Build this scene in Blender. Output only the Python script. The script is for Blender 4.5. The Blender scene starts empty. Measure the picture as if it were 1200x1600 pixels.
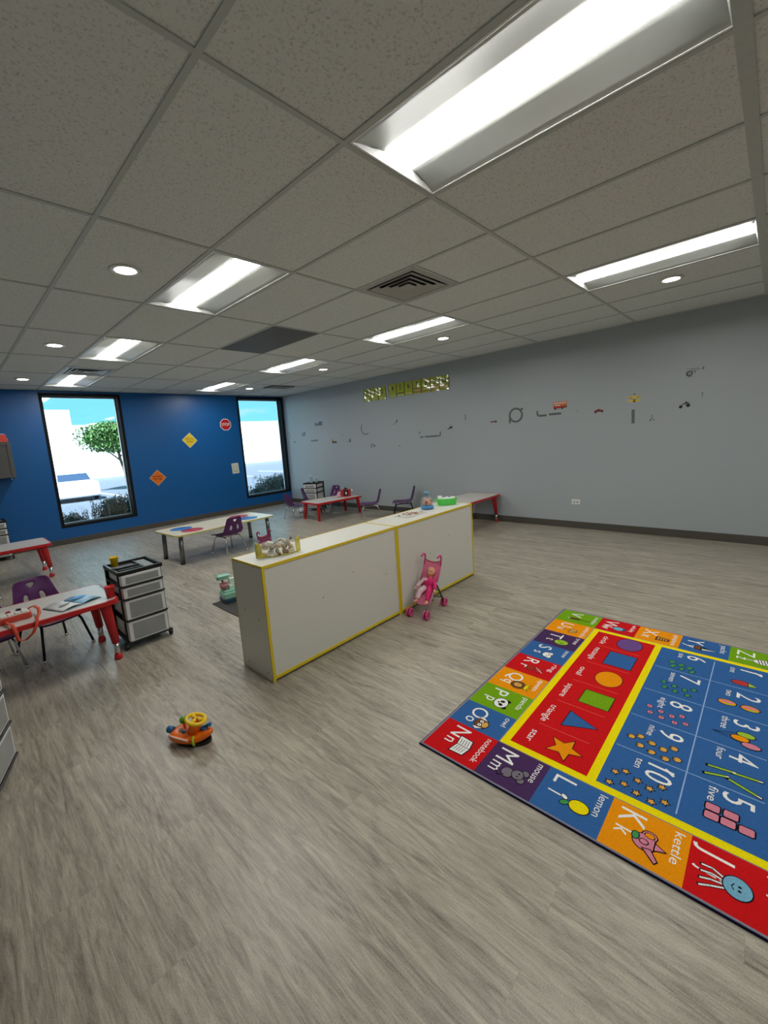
import bpy, math, random
from math import sin, cos, pi, radians, atan2
from mathutils import Vector, Matrix
random.seed(7)
S = bpy.context.scene
COL = S.collection

# ---------------------------------------------------------------- camera, sky, sun, exposure
H, XG, YB = 2.708, 6.256, 9.180          # ceiling height, right wall, far wall
GX, GY, T = 0.7405, 1.3585, 0.6096       # ceiling grid origin and two-foot module
cam = bpy.data.cameras.new('camera'); camo = bpy.data.objects.new('camera', cam); COL.objects.link(camo)
cr = Vector((0.68377478, -0.72640755, -0.06916741)); cu = Vector((0.14959893, 0.04677747, 0.98763962))
cf = Vector((0.7141934, 0.68567043, -0.14065505))
camo.matrix_world = Matrix(((cr.x, cu.x, -cf.x, 0), (cr.y, cu.y, -cf.y, 0), (cr.z, cu.z, -cf.z, 1.4939), (0, 0, 0, 1)))
cam.sensor_fit = 'VERTICAL'; cam.sensor_height = 36; cam.lens = 36 * 651.475 / 1600
cam.shift_x = 6.68 / 1600; cam.shift_y = -22.35 / 1600
cam.clip_start = 0.02; cam.clip_end = 300
S.camera = camo
S.view_settings.view_transform = 'Standard'; S.view_settings.look = 'None'
S.view_settings.exposure = 0.07; S.view_settings.gamma = 1; S.view_settings.use_curve_mapping = False
S.cycles.max_bounces = 10; S.cycles.diffuse_bounces = 5; S.cycles.sample_clamp_indirect = 6
LENS_E, DOWN_E = 25.0, 30.0

w = bpy.data.worlds.new('sky'); S.world = w; w.use_nodes = True
nt = w.node_tree; nt.nodes.clear()
out = nt.nodes.new('ShaderNodeOutputWorld'); bg = nt.nodes.new('ShaderNodeBackground')
tc = nt.nodes.new('ShaderNodeTexCoord'); sp = nt.nodes.new('ShaderNodeSeparateXYZ'); rp = nt.nodes.new('ShaderNodeValToRGB')
mp = nt.nodes.new('ShaderNodeMapping'); mp.inputs['Scale'].default_value = (2.2, 2.2, 14)
ns = nt.nodes.new('ShaderNodeTexNoise'); ns.inputs['Scale'].default_value = 1.6; ns.inputs['Detail'].default_value = 5
cr2 = nt.nodes.new('ShaderNodeValToRGB'); cr2.color_ramp.elements[0].position = .6; cr2.color_ramp.elements[1].position = .72
mx = nt.nodes.new('ShaderNodeMixRGB'); mx.inputs[2].default_value = (.55, .70, .76, 1)
nt.links.new(tc.outputs['Generated'], sp.inputs[0]); nt.links.new(sp.outputs['Z'], rp.inputs[0])
rp.color_ramp.elements[0].color = (.21, .65, .78, 1); rp.color_ramp.elements[1].color = (.08, .36, .66, 1)
rp.color_ramp.elements[0].position = 0.0; rp.color_ramp.elements[1].position = .6
nt.links.new(tc.outputs['Generated'], mp.inputs[0]); nt.links.new(mp.outputs[0], ns.inputs['Vector'])
nt.links.new(ns.outputs['Fac'], cr2.inputs[0]); nt.links.new(cr2.outputs[0], mx.inputs[0])
nt.links.new(rp.outputs[0], mx.inputs[1]); nt.links.new(mx.outputs[0], bg.inputs[0]); nt.links.new(bg.outputs[0], out.inputs[0])
bg.inputs[1].default_value = 1.6

sun = bpy.data.lights.new('sun', 'SUN'); sun.energy = 20; sun.angle = .01; sun.color = (.78, .89, 1)
so = bpy.data.objects.new('sun', sun); COL.objects.link(so)
so.rotation_euler = Vector((-.35, -.62, .70)).to_track_quat('Z', 'Y').to_euler()

# ---------------------------------------------------------------- materials
def lin(c):
    f = lambda v: v / 12.92 if v <= .04045 else ((v + .055) / 1.055) ** 2.4
    return tuple(f(v / 255) for v in c[:3]) + (1,)
MATS = {}
def mat(name, rgb=(200, 200, 200), rough=.5, metal=0, var=.04, scale=30, bump=0, spec=.5, trans=0, emit=0, ecol=None, coat=0):
    if name in MATS: return MATS[name]
    m = bpy.data.materials.new(name); m.use_nodes = True; n = m.node_tree.nodes; l = m.node_tree.links
    b = n['Principled BSDF']; c = lin(rgb)
    b.inputs['Roughness'].default_value = rough; b.inputs['Metallic'].default_value = metal
    b.inputs['Specular IOR Level'].default_value = spec; b.inputs['Coat Weight'].default_value = coat
    if trans: b.inputs['Transmission Weight'].default_value = trans
    t = n.new('ShaderNodeTexCoord'); z = n.new('ShaderNodeTexNoise'); z.inputs['Scale'].default_value = scale
    z.inputs['Detail'].default_value = 3
    r = n.new('ShaderNodeValToRGB'); k1, k2 = 1 - var, 1 + var
    r.color_ramp.elements[0].color = tuple(v * k1 for v in c[:3]) + (1,); r.color_ramp.elements[1].color = tuple(min(1, v * k2) for v in c[:3]) + (1,)
    r.color_ramp.elements[0].position = .3; r.color_ramp.elements[1].position = .7
    l.new(t.outputs['Object'], z.inputs['Vector']); l.new(z.outputs['Fac'], r.inputs[0]); l.new(r.outputs[0], b.inputs['Base Color'])
    if bump:
        bn = n.new('ShaderNodeBump'); bn.inputs['Strength'].default_value = bump; bn.inputs['Distance'].default_value = .01
        l.new(z.outputs['Fac'], bn.inputs['Height']); l.new(bn.outputs[0], b.inputs['Normal'])
    if emit:
        b.inputs['Emission Color'].default_value = ecol or c; b.inputs['Emission Strength'].default_value = emit
    MATS[name] = m; return m

def floor_mat():
    m = bpy.data.materials.new('vinyl_plank'); m.use_nodes = True; n = m.node_tree.nodes; l = m.node_tree.links; b = n['Principled BSDF']
    t = n.new('ShaderNodeTexCoord'); mpp = n.new('ShaderNodeMapping'); mpp.inputs['Rotation'].default_value = (0, 0, pi / 2)
    l.new(t.outputs['Object'], mpp.inputs[0])
    br = n.new('ShaderNodeTexBrick'); br.inputs['Scale'].default_value = 1
    br.inputs['Brick Width'].default_value = 1.22; br.inputs['Row Height'].default_value = .181; br.offset = .37; br.offset_frequency = 2
    br.inputs['Mortar Size'].default_value = .0009; br.inputs['Mortar Smooth'].default_value = .3; br.inputs['Bias'].default_value = 0
    br.inputs['Color1'].default_value = (.36, .36, .36, 1); br.inputs['Color2'].default_value = (.64, .64, .64, 1); br.inputs['Mortar'].default_value = (.22, .22, .22, 1)
    l.new(mpp.outputs[0], br.inputs['Vector'])
    # long grain: stretched noise, shifted per plank
    mp2 = n.new('ShaderNodeMapping'); mp2.inputs['Scale'].default_value = (2.0, 20, 1)
    l.new(mpp.outputs[0], mp2.inputs[0])
    off = n.new('ShaderNodeVectorMath'); off.operation = 'MULTIPLY_ADD'; off.inputs[1].default_value = (40, 40, 40)
    l.new(br.outputs['Color'], off.inputs[0]); l.new(mp2.outputs[0], off.inputs[2])
    g = n.new('ShaderNodeTexNoise'); g.inputs['Scale'].default_value = 1.5; g.inputs['Detail'].default_value = 9; g.inputs['Roughness'].default_value = .74; g.inputs['Distortion'].default_value = 1.1
    l.new(off.outputs[0], g.inputs['Vector'])
    mp3 = n.new('ShaderNodeMapping'); mp3.inputs['Scale'].default_value = (9, 210, 1); l.new(mpp.outputs[0], mp3.inputs[0])
    g2 = n.new('ShaderNodeTexNoise'); g2.inputs['Scale'].default_value = 2; g2.inputs['Detail'].default_value = 4; l.new(mp3.outputs[0], g2.inputs['Vector'])
    # cathedral rings
    mp4 = n.new('ShaderNodeMapping'); mp4.inputs['Scale'].default_value = (.95, 8, 1); l.new(mpp.outputs[0], mp4.inputs[0])
    off2 = n.new('ShaderNodeVectorMath'); off2.operation = 'MULTIPLY_ADD'; off2.inputs[1].default_value = (9, 9, 9)
    l.new(br.outputs['Color'], off2.inputs[0]); l.new(mp4.outputs[0], off2.inputs[2])
    g3 = n.new('ShaderNodeTexNoise'); g3.inputs['Scale'].default_value = 1.1; g3.inputs['Detail'].default_value = 2.5; g3.inputs['Roughness'].default_value = .35; l.new(off2.outputs[0], g3.inputs['Vector'])
    wv = n.new('ShaderNodeMath'); wv.operation = 'MULTIPLY'; wv.inputs[1].default_value = 48; l.new(g3.outputs['Fac'], wv.inputs[0])
    sn = n.new('ShaderNodeMath'); sn.operation = 'SINE'; l.new(wv.outputs[0], sn.inputs[0])
    a1 = n.new('ShaderNodeMath'); a1.operation = 'MULTIPLY_ADD'; a1.inputs[1].default_value = .105
    mk = n.new('ShaderNodeTexNoise'); mk.inputs['Scale'].default_value = 1.0; l.new(off2.outputs[0], mk.inputs['Vector'])
    mr = n.new('ShaderNodeMapRange'); mr.inputs[1].default_value = .44; mr.inputs[2].default_value = .62; mr.inputs[4].default_value = 1.0; l.new(mk.outputs['Fac'], mr.inputs[0])
    ab = n.new('ShaderNodeMath'); ab.operation = 'ABSOLUTE'; l.new(sn.outputs[0], ab.inputs[0])
    mm = n.new('ShaderNodeMath'); mm.operation = 'SUBTRACT'; mm.inputs[0].default_value = 1.15; l.new(ab.outputs[0], mm.inputs[1])
    m2 = n.new('ShaderNodeMath'); m2.operation = 'MULTIPLY'; l.new(mm.outputs[0], m2.inputs[0]); l.new(mr.outputs[0], m2.inputs[1])
    m3 = n.new('ShaderNodeMath'); m3.operation = 'MULTIPLY'; m3.inputs[1].default_value = -1; l.new(m2.outputs[0], m3.inputs[0]); l.new(m3.outputs[0], a1.inputs[0]); l.new(g.outputs['Fac'], a1.inputs[2])
    a2 = n.new('ShaderNodeMath'); a2.operation = 'MULTIPLY_ADD'; a2.inputs[1].default_value = .38; l.new(g2.outputs['Fac'], a2.inputs[0]); l.new(a1.outputs[0], a2.inputs[2])
    fs_ = n.new('ShaderNodeTexNoise'); fs_.inputs['Scale'].default_value = 230; fs_.inputs['Detail'].default_value = 2; l.new(t.outputs['Object'], fs_.inputs['Vector'])
    a4 = n.new('ShaderNodeMath'); a4.operation = 'MULTIPLY_ADD'; a4.inputs[1].default_value = .30; l.new(fs_.outputs['Fac'], a4.inputs[0]); l.new(a2.outputs[0], a4.inputs[2])
    a5 = n.new('ShaderNodeMath'); a5.operation = 'SUBTRACT'; a5.inputs[1].default_value = .15; l.new(a4.outputs[0], a5.inputs[0])
    a3 = n.new('ShaderNodeMath'); a3.operation = 'MULTIPLY_ADD'; a3.inputs[1].default_value = .11; l.new(br.outputs['Color'], a3.inputs[0]); l.new(a5.outputs[0], a3.inputs[2])
    r = n.new('ShaderNodeValToRGB'); r.color_ramp.elements[0].position = .42; r.color_ramp.elements[1].position = .98
    r.color_ramp.elements[0].color = lin((82, 76, 66)); r.color_ramp.elements[1].color = lin((198, 191, 173))
    e = r.color_ramp.elements.new(.68); e.color = lin((150, 143, 129))
    l.new(a3.outputs[0], r.inputs[0]); l.new(r.outputs[0], b.inputs['Base Color'])
    b.inputs['Roughness'].default_value = .36; b.inputs['Specular IOR Level'].default_value = .7
    bn = n.new('ShaderNodeBump'); bn.inputs['Strength'].default_value = .12; bn.inputs['Distance'].default_value = .004
    l.new(a2.outputs[0], bn.inputs['Height']); l.new(bn.outputs[0], b.inputs['Normal'])
    return m
def ceiling_mat():
    m = bpy.data.materials.new('mineral_tile'); m.use_nodes = True; n = m.node_tree.nodes; l = m.node_tree.links; b = n['Principled BSDF']
    t = n.new('ShaderNodeTexCoord')
    v = n.new('ShaderNodeTexNoise'); v.inputs['Scale'].default_value = 85; v.inputs['Detail'].default_value = 4; v.inputs['Roughness'].default_value = .7
    l.new(t.outputs['Object'], v.inputs['Vector'])
    r = n.new('ShaderNodeValToRGB'); r.color_ramp.elements[0].position = .30; r.color_ramp.elements[1].position = .47
    r.color_ramp.elements[0].color = lin((180, 183, 178)); r.color_ramp.elements[1].color = lin((226, 230, 227))
    l.new(v.outputs['Fac'], r.inputs[0]); l.new(r.outputs[0], b.inputs['Base Color']); b.inputs['Roughness'].default_value = .95
    b.inputs['Specular IOR Level'].default_value = .1
    bn = n.new('ShaderNodeBump'); bn.inputs['Strength'].default_value = .5; bn.inputs['Distance'].default_value = .004
    l.new(v.outputs['Fac'], bn.inputs['Height']); l.new(bn.outputs[0], b.inputs['Normal'])
    return m
def glass_mat():
    m = bpy.data.materials.new('window_glass'); m.use_nodes = True; n = m.node_tree.nodes; l = m.node_tree.links; n.clear()
    o = n.new('ShaderNodeOutputMaterial'); x = n.new('ShaderNodeMixShader'); a = n.new('ShaderNodeBsdfTransparent'); g = n.new('ShaderNodeBsdfGlossy')
    g.inputs['Roughness'].default_value = .01; a.inputs['Color'].default_value = (.93, .97, .97, 1); x.inputs[0].default_value = .06
    l.new(a.outputs[0], x.inputs[1]); l.new(g.outputs[0], x.inputs[2]); l.new(x.outputs[0], o.inputs[0]); return m
def film_mat(name, tint, fac, rough=.15):
    if name in MATS: return MATS[name]
    m = bpy.data.materials.new(name); m.use_nodes = True; n = m.node_tree.nodes; l = m.node_tree.links
    b = n['Principled BSDF']; b.inputs['Base Color'].default_value = lin(tint); b.inputs['Roughness'].default_value = rough
    z = n.new('ShaderNodeTexNoise'); z.inputs['Scale'].default_value = 40; bn = n.new('ShaderNodeBump'); bn.inputs['Strength'].default_value = .25
    l.new(z.outputs['Fac'], bn.inputs['Height']); l.new(bn.outputs[0], b.inputs['Normal'])
    o = n['Material Output']; x = n.new('ShaderNodeMixShader'); a = n.new('ShaderNodeBsdfTransparent'); x.inputs[0].default_value = fac
    l.new(a.outputs[0], x.inputs[1]); l.new(b.outputs[0], x.inputs[2]); l.new(x.outputs[0], o.inputs[0]); MATS[name] = m; return m

M_FLOOR, M_CEIL, M_GLASS = floor_mat(), ceiling_mat(), glass_mat()
M_TEE = mat('tee_metal', (190, 196, 192), .6, var=.03)
M_GREY = mat('grey_wall_paint', (166, 174, 178), .42, var=.015, scale=60, bump=.05)
M_BLUE = mat('blue_wall_paint', (0, 88, 154), .38, var=.03, scale=60, bump=.05)
M_BASE = mat('vinyl_baseboard', (78, 74, 68), .5, var=.04)
M_WHITE = mat('white_enamel', (228, 230, 226), .35, var=.01)
M_BLACK = mat('black_plastic', (16, 16, 18), .35, var=.1)
M_DARKF = mat('bronze_frame', (20, 19, 20), .7, var=.08, spec=.2)
M_ALU = mat('aluminium', (205, 208, 210), .3, .8, var=.03)
M_CHROME = mat('chrome', (215, 216, 218), .12, 1, var=.02)
M_STEEL = mat('brushed_steel_leg', (120, 122, 122), .3, .9, var=.05)
M_PURPLE = mat('purple_polypropylene', (82, 26, 92), .42, var=.05)
M_RED = mat('red_plastic', (196, 28, 34), .38, var=.05)
M_TOP = mat('grey_laminate', (206, 202, 196), .3, var=.02, scale=120)
M_CREAM = mat('cream_laminate', (216, 210, 188), .3, var=.02)
M_SHELF = mat('white_melamine', (216, 216, 208), .4, var=.01)
M_YEL = mat('yellow_edge_band', (222, 196, 38), .4, var=.05)
M_CLEARP = mat('frosted_drawer', (226, 228, 228), .35, var=.04, scale=8)
M_CLEARD = mat('frosted_drawer_window', (150, 153, 152), .3, var=.08, scale=8)
M_PINK = mat('pink_plastic', (216, 80, 138), .35, var=.05)
M_LPINK = mat('pale_pink', (240, 182, 196), .5, var=.05)
M_SKIN = mat('doll_vinyl', (232, 170, 138), .5, var=.04)
M_NAVY = mat('navy_binding', (26, 28, 58), .8, var=.1)

# ---------------------------------------------------------------- mesh builder
class MB:
    def __init__(s): s.v = []; s.f = []; s.m = []; s.s = []
    def add(s, vs, fs, m=0, smooth=False, M=None):
        o = len(s.v)
        s.v += [tuple(M @ Vector(p)) if M else tuple(p) for p in vs]
        for f in fs: s.f.append([i + o for i in f]); s.m.append(m); s.s.append(smooth)
        return s
    def box(s, a, b, m=0, M=None):
        x0, y0, z0 = a; x1, y1, z1 = b
        return s.add([(x0, y0, z0), (x1, y0, z0), (x1, y1, z0), (x0, y1, z0), (x0, y0, z1), (x1, y0, z1), (x1, y1, z1), (x0, y1, z1)],
                     [(0, 3, 2, 1), (4, 5, 6, 7), (0, 1, 5, 4), (1, 2, 6, 5), (2, 3, 7, 6), (3, 0, 4, 7)], m, False, M)
    def cb(s, c, d, m=0, M=None):
        return s.box((c[0] - d[0] / 2, c[1] - d[1] / 2, c[2] - d[2] / 2), (c[0] + d[0] / 2, c[1] + d[1] / 2, c[2] + d[2] / 2), m, M)
    def prism(s, poly, z0, z1, m=0, M=None, smooth=False):
        n = len(poly); vs = [(x, y, z0) for x, y in poly] + [(x, y, z1) for x, y in poly]
        s.add(vs, [tuple(range(n - 1, -1, -1)), tuple(range(n, 2 * n))], m, False, M); o = len(s.v) - 2 * n
        for i in range(n):
            j = (i + 1) % n; s.f.append([o + i, o + j, o + n + j, o + n + i]); s.m.append(m); s.s.append(smooth)
        return s
    def tube(s, pts, r, m=0, n=8, closed=False, M=None):
        P = [Vector(p) for p in pts]; k = len(P); R = r if isinstance(r, (list, tuple)) else [r] * k
        vs = []; fs = []; prev = None
        for i in range(k):
            if closed: t = P[(i + 1) % k] - P[i - 1]
            else: t = P[min(i + 1, k - 1)] - P[max(i - 1, 0)]
            t.normalize()
            if prev is None:
                a = Vector((0, 0, 1)) if abs(t.z) < .9 else Vector((1, 0, 0)); u = t.cross(a).normalized()
            else: u = (prev - t * prev.dot(t)).normalized()
            prev = u; q = t.cross(u)
            vs += [P[i] + (u * cos(2 * pi * j / n) + q * sin(2 * pi * j / n)) * R[i] for j in range(n)]
        for i in range(k if closed else k - 1):
            a = i * n; b = ((i + 1) % k) * n
            for j in range(n): fs.append((a + j, a + (j + 1) % n, b + (j + 1) % n, b + j))
        s.add(vs, fs, m, True, M)
        if not closed:
            o = len(s.v) - k * n
            s.f.append([o + j for j in range(n - 1, -1, -1)]); s.m.append(m); s.s.append(False)
            s.f.append([o + (k - 1) * n + j for j in range(n)]); s.m.append(m); s.s.append(False)
        return s
    def lathe(s, prof, c=(0, 0, 0), m=0, n=20, M=None, sx=1, sy=1, smooth=True):
        vs = []; fs = []; k = len(prof)
        for r, z in prof: vs += [(c[0] + r * sx * cos(2 * pi * j / n), c[1] + r * sy * sin(2 * pi * j / n), c[2] + z) for j in range(n)]
        for i in range(k - 1):
            for j in range(n): fs.append((i * n + j, i * n + (j + 1) % n, (i + 1) * n + (j + 1) % n, (i + 1) * n + j))
        s.add(vs, fs, m, smooth, M); o = len(s.v) - k * n
        if prof[0][0] > 1e-6: s.f.append([o + j for j in range(n - 1, -1, -1)]); s.m.append(m); s.s.append(False)
        if prof[-1][0] > 1e-6: s.f.append([o + (k - 1) * n + j for j in range(n)]); s.m.append(m); s.s.append(False)
        return s
    def ell(s, c, r, m=0, n=14, M=None):
        k = n // 2 + 1
        return s.lathe([(max(1e-7, sin(pi * i / (k - 1))), -cos(pi * i / (k - 1))) for i in range(k)], (0, 0, 0), m, n,
                       (M or Matrix()) @ Matrix.Translation(c) @ Matrix.Diagonal((r[0], r[1], r[2], 1)))
    def build(s, name, mats, parent=None, bevel=0, sub=0, loc=None, solid=0, remesh=0):
        me = bpy.data.meshes.new(name); me.from_pydata(s.v, [], s.f)
        for i, p in enumerate(me.polygons): p.material_index = s.m[i]; p.use_smooth = s.s[i]
        for q in (mats if isinstance(mats, (list, tuple)) else [mats]): me.materials.append(q)
        me.update(); me.validate()
        o = bpy.data.objects.new(name, me); COL.objects.link(o)
        if parent: o.parent = parent
        if loc: o.location = loc
        if solid:
            d = o.modifiers.new('s', 'SOLIDIFY'); d.thickness = solid; d.offset = 0
        if remesh:
            d = o.modifiers.new('r', 'REMESH'); d.mode = 'VOXEL'; d.voxel_size = remesh; d.use_smooth_shade = True
            d = o.modifiers.new('sm', 'SMOOTH'); d.iterations = 6; d.factor = .6
        if bevel:
            d = o.modifiers.new('b', 'BEVEL'); d.width = bevel; d.segments = 2; d.limit_method = 'ANGLE'
        if sub:
            d = o.modifiers.new('u', 'SUBSURF'); d.levels = sub; d.render_levels = sub
        return o
def thing(name, label, cat, loc=(0, 0, 0), rz=0, group=None):
    o = bpy.data.objects.new(name, None); COL.objects.link(o); o.empty_display_size = .1
    o.location = loc; o.rotation_euler = (0, 0, rz); return tag(o, label, cat, group)
def tag(o, label, cat, group=None, kind=None):
    o['label'] = label; o['category'] = cat
    if group: o['group'] = group
    if kind: o['kind'] = kind
    return o
def struct(o): o['kind'] = 'structure'; return o
def dup(o, loc=None, rz=None, label=None, group=None, parent=None):
    c = o.copy(); COL.objects.link(c)
    if parent: c.parent = parent
    if loc is not None: c.location = loc
    if rz is not None: c.rotation_euler = (0, 0, rz)
    if label: c['label'] = label
    if group: c['group'] = group
    for ch in list(o.children): dup(ch, parent=c)
    return c
def rrect(x0, y0, x1, y1, r, n=5):
    p = []
    for cx, cy, a in ((x1 - r, y1 - r, 0), (x0 + r, y1 - r, pi / 2), (x0 + r, y0 + r, pi), (x1 - r, y0 + r, 3 * pi / 2)):
        p += [(cx + r * cos(a + pi / 2 * i / n), cy + r * sin(a + pi / 2 * i / n)) for i in range(n + 1)]
    return p
_TX = {}
def text_geo(st, size, bold=0.0):
    k = (st, bold)
    if k not in _TX:
        c = bpy.data.curves.new('txt', 'FONT'); c.body = st; c.size = 1; c.resolution_u = 3; c.offset = bold
        o = bpy.data.objects.new('txt', c); COL.objects.link(o); bpy.context.view_layer.update()
        me = bpy.data.meshes.new_from_object(o.evaluated_get(bpy.context.evaluated_depsgraph_get()))
        _TX[k] = ([tuple(v.co) for v in me.vertices], [tuple(p.vertices) for p in me.polygons])
        bpy.data.objects.remove(o); bpy.data.curves.remove(c); bpy.data.meshes.remove(me)
    v, f = _TX[k]
    return v, f
def add_text(mb, st, x, y, h, m, M=None, z=0, bold=.02, width=None, center=False, narrow=1.0, slant=0.0):
    """cap height h, baseline at (x, y)."""
    v, f = text_geo(st, 1, bold); k = h / .69
    xs = [p[0] for p in v]; wd = (max(xs) - min(xs)) * k; kx = k * narrow
    if width: kx = k * width / wd
    x0 = min(xs); ox = -((max(xs) - x0) * kx) / 2 if center else 0
    mb.add([(x + ox + (p[0] - x0) * kx + slant * p[1] * k, y + p[1] * k, z) for p in v], f, m, False, M)

# ---------------------------------------------------------------- room shell
X0, Y0 = -1.35, -4.6
mb = MB(); mb.box((X0 - .2, Y0 - .2, -.12), (XG + .2, YB + .3, 0)); struct(mb.build('floor', M_FLOOR))
mb = MB(); mb.box((XG, Y0, 0), (XG + .15, YB + .25, H + .3)); struct(mb.build('wall_right', M_GREY))
mb = MB(); mb.box((X0 - .15, Y0, 0), (X0, YB + .25, H + .3)); struct(mb.build('wall_left', M_GREY))
mb = MB(); mb.box((X0 - .15, Y0 - .15, 0), (XG + .15, Y0, H + .3)); struct(mb.build('wall_near', M_GREY))
W1 = (1.350, 2.585, .297, 2.664); W2 = (4.980, 6.234, .288, 2.675); WT = .25
mb = MB()
xs = [X0, W1[0], W1[1], W2[0], W2[1], XG]
for a, b in ((0, 1), (2, 3), (4, 5)): mb.box((xs[a], YB, 0), (xs[b], YB + WT, H + .3))
for W in (W1, W2): mb.box((W[0], YB, 0), (W[1], YB + WT, W[2])); mb.box((W[0], YB, W[3]), (W[1], YB + WT, H + .3))
struct(mb.build('wall_far', M_BLUE))
bbp = lambda n, a, b: struct((lambda q: (q.box(a, b), q)[1])(MB()).build(n, M_BASE, bevel=.004))
bbp('baseboard_right', (XG - .008, Y0, 0), (XG, YB, .10)); bbp('baseboard_far', (X0, YB - .008, 0), (XG - .008, YB, .10))
# windows: recessed dark frame, silver sash, glass
for i, W in enumerate((W1, W2)):
    e = bpy.data.objects.new('window_%d' % (i + 1), None); COL.objects.link(e); struct(e); e.location = (W[0], YB, W[2])
    ww, hh = W[1] - W[0], W[3] - W[2]; t = .048; d = .165
    mb = MB()
    for a, b in (((0, -.006, 0), (t, d + .03, hh)), ((ww - t, -.006, 0), (ww, d + .03, hh)), ((t, -.006, 0), (ww - t, d + .03, t)), ((t, -.006, hh - t), (ww - t, d + .03, hh))): mb.box(a, b)
    mb.build('window_frame', M_DARKF, e, bevel=.003)
    mb = MB(); u = t + .018
    for a, b in (((t, d - .01, t), (u, d + .02, hh - t)), ((ww - u, d - .01, t), (ww - t, d + .02, hh - t)), ((u, d - .01, t), (ww - u, d + .02, u)), ((u, d - .01, hh - u), (ww - u, d + .02, hh - t))): mb.box(a, b)
    mb.build('window_sash', M_ALU, e, bevel=.002)
    mb = MB(); mb.box((u, d + .004, u), (ww - u, d + .008, hh - u)); mb.build('window_glass', M_GLASS, e)

# ceiling with openings, and tee grid
gi = lambda i: GX + i * T
gj = lambda j: GY + j * 2 * T
IMIN, IMAX, JMIN, JMAX = -4, 10, -5, 7
TROF = [(i, j) for i in (1, 5) for j in (-3, -1, 1, 3, 5)]  # rearmost pair is out of view, added to light the room from behind
DIFF = [(3, .5), (1, 4.5), (6.8, 4.9)]
holes = set()
for i, j in TROF: holes.add((i, 2 * j)); holes.add((i, 2 * j + 1))
for i, j in ((3, 1), (1, 9)): holes.add((i, j))
mb = MB()
for i in range(IMIN, IMAX):
    x0, x1 = max(gi(i), X0), min(gi(i + 1), XG)
    if x1 - x0 < .01: continue
    for j in range(2 * JMIN, 2 * JMAX):
        y0, y1 = max(GY + j * T, Y0), min(GY + (j + 1) * T, YB)
        if y1 - y0 < .01 or (i, j) in holes: continue
        mb.box((x0, y0, H + .006), (x1, y1, H + .02))
struct(mb.build('ceiling', M_CEIL))
mb = MB(); mb.box((X0, Y0, H + .25), (XG, YB + .25, H + .3)); struct(mb.build('trim_2', M_TEE))  # unseen slab added above the tiles to keep sunlight out of the room
mb = MB(); tw = .012
for i in range(IMIN, IMAX + 1):
    if X0 < gi(i) < XG: mb.box((gi(i) - tw, Y0, H), (gi(i) + tw, YB, H + .0055))
for j in range(JMIN, JMAX + 1):
    if Y0 < gj(j) < YB:
        k = tw * (2.0 if j == -1 else 1); mb.box((X0, gj(j) - k, H - .0003), (XG, gj(j) + k, H + .0057))
mb.box((gi(3), gj(.5) - tw, H), (gi(4), gj(.5) + tw, H + .005)); mb.box((gi(1), gj(4.5) - tw, H), (gi(2), gj(4.5) + tw, H + .005))
mb.box((X0, YB - .018, H - .001), (XG, YB, H + .006)); mb.box((XG - .018, Y0, H - .001), (XG, YB, H + .006))
struct(mb.build('trim_1', M_TEE))

# troffers
M_LENS = mat('led_lens', (255, 255, 255), .5, var=0, emit=LENS_E, ecol=(1, .985, .94, 1))
M_REFL = mat('troffer_reflector', (200, 204, 200), .45, var=.01)
def make_troffer():
    t = thing('ceiling_light', 'x', 'ceiling light', group=None)
    a, b = T / 2 - .014, T - .014; h = .032; l = .096
    mb = MB(); r = .012
    for q in ((( -a, -b, 0), (-a + r, b, .03)), ((a - r, -b, 0), (a, b, .03)), ((-a + r, -b, 0), (a - r, -b + r, .03)), ((-a + r, b - r, 0), (a - r, b, .03))): mb.box(*q)
    mb.build('frame', M_WHITE, t, bevel=.002)
    a -= r; b -= r; b2 = b - .012
    for sg in (-1, 1):
        mb = MB(); n = 6; pr = []
        for k in range(n + 1):
            u = k / n; pr.append((sg * (a + (l - a) * u), .004 + h * sin(u * pi / 2) ** .9))
        vs = [(x, y, z) for x, z in pr for y in (-b, b)]
        vs = []
        for k, (x, z) in enumerate(pr):
            yy = b - (b - b2) * k / n; vs += [(x, -yy, z), (x, yy, z)]
        mb.add(vs, [(2 * k, 2 * k + 1, 2 * k + 3, 2 * k + 2) for k in range(n)], 0, True)
        mb.build('side_reflector', M_REFL, t, solid=.0015)
        mb = MB(); y0, y1 = sg * b, sg * b2
        mb.add([(-a, y0, .004), (a, y0, .004), (l, y1, .004 + h), (-l, y1, .004 + h)], [(0, 1, 2, 3)])
        mb.build('end_reflector', M_REFL, t, solid=.0015)
    mb = MB(); n = 8; vs = []
    for k in range(n + 1):
        x = -l + 2 * l * k / n; z = h - .008 * sin(pi * k / n) ** .8 + .004; vs += [(x, -b2 - .002, z), (x, b2 + .002, z)]
    mb.add(vs, [(2 * k, 2 * k + 2, 2 * k + 3, 2 * k + 1) for k in range(n)], 0, True)
    mb.build('lens', M_LENS, t)
    mb = MB(); mb.box((-T / 2, -T, h + .012), (T / 2, T, h + .02)); mb.build('housing', M_WHITE, t)
    return t
tl = {(1, -3): 'Recessed ceiling light strip behind the viewpoint, left row', (5, -3): 'Recessed ceiling light strip behind the viewpoint, right row',
      (1, -1): 'largest recessed strip light with white reflectors at the top of the photo', (5, -1): 'long recessed strip light at upper right, nearest the grey wall',
      (1, 1): 'recessed strip light left of the large square vent, second nearest in its row', (5, 1): 'recessed strip light beyond the square vent, above the yellow number cards',
      (1, 3): 'recessed strip light third along the left row, before the vent by the window', (5, 3): 'recessed strip light third along the right row, past the dark ceiling panel',
      (1, 5): 'farthest recessed strip light of the left row, right above the left window', (5, 5): 'farthest recessed strip light of the right row, above the stop sign wall'}
T0 = make_troffer(); first = True
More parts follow.
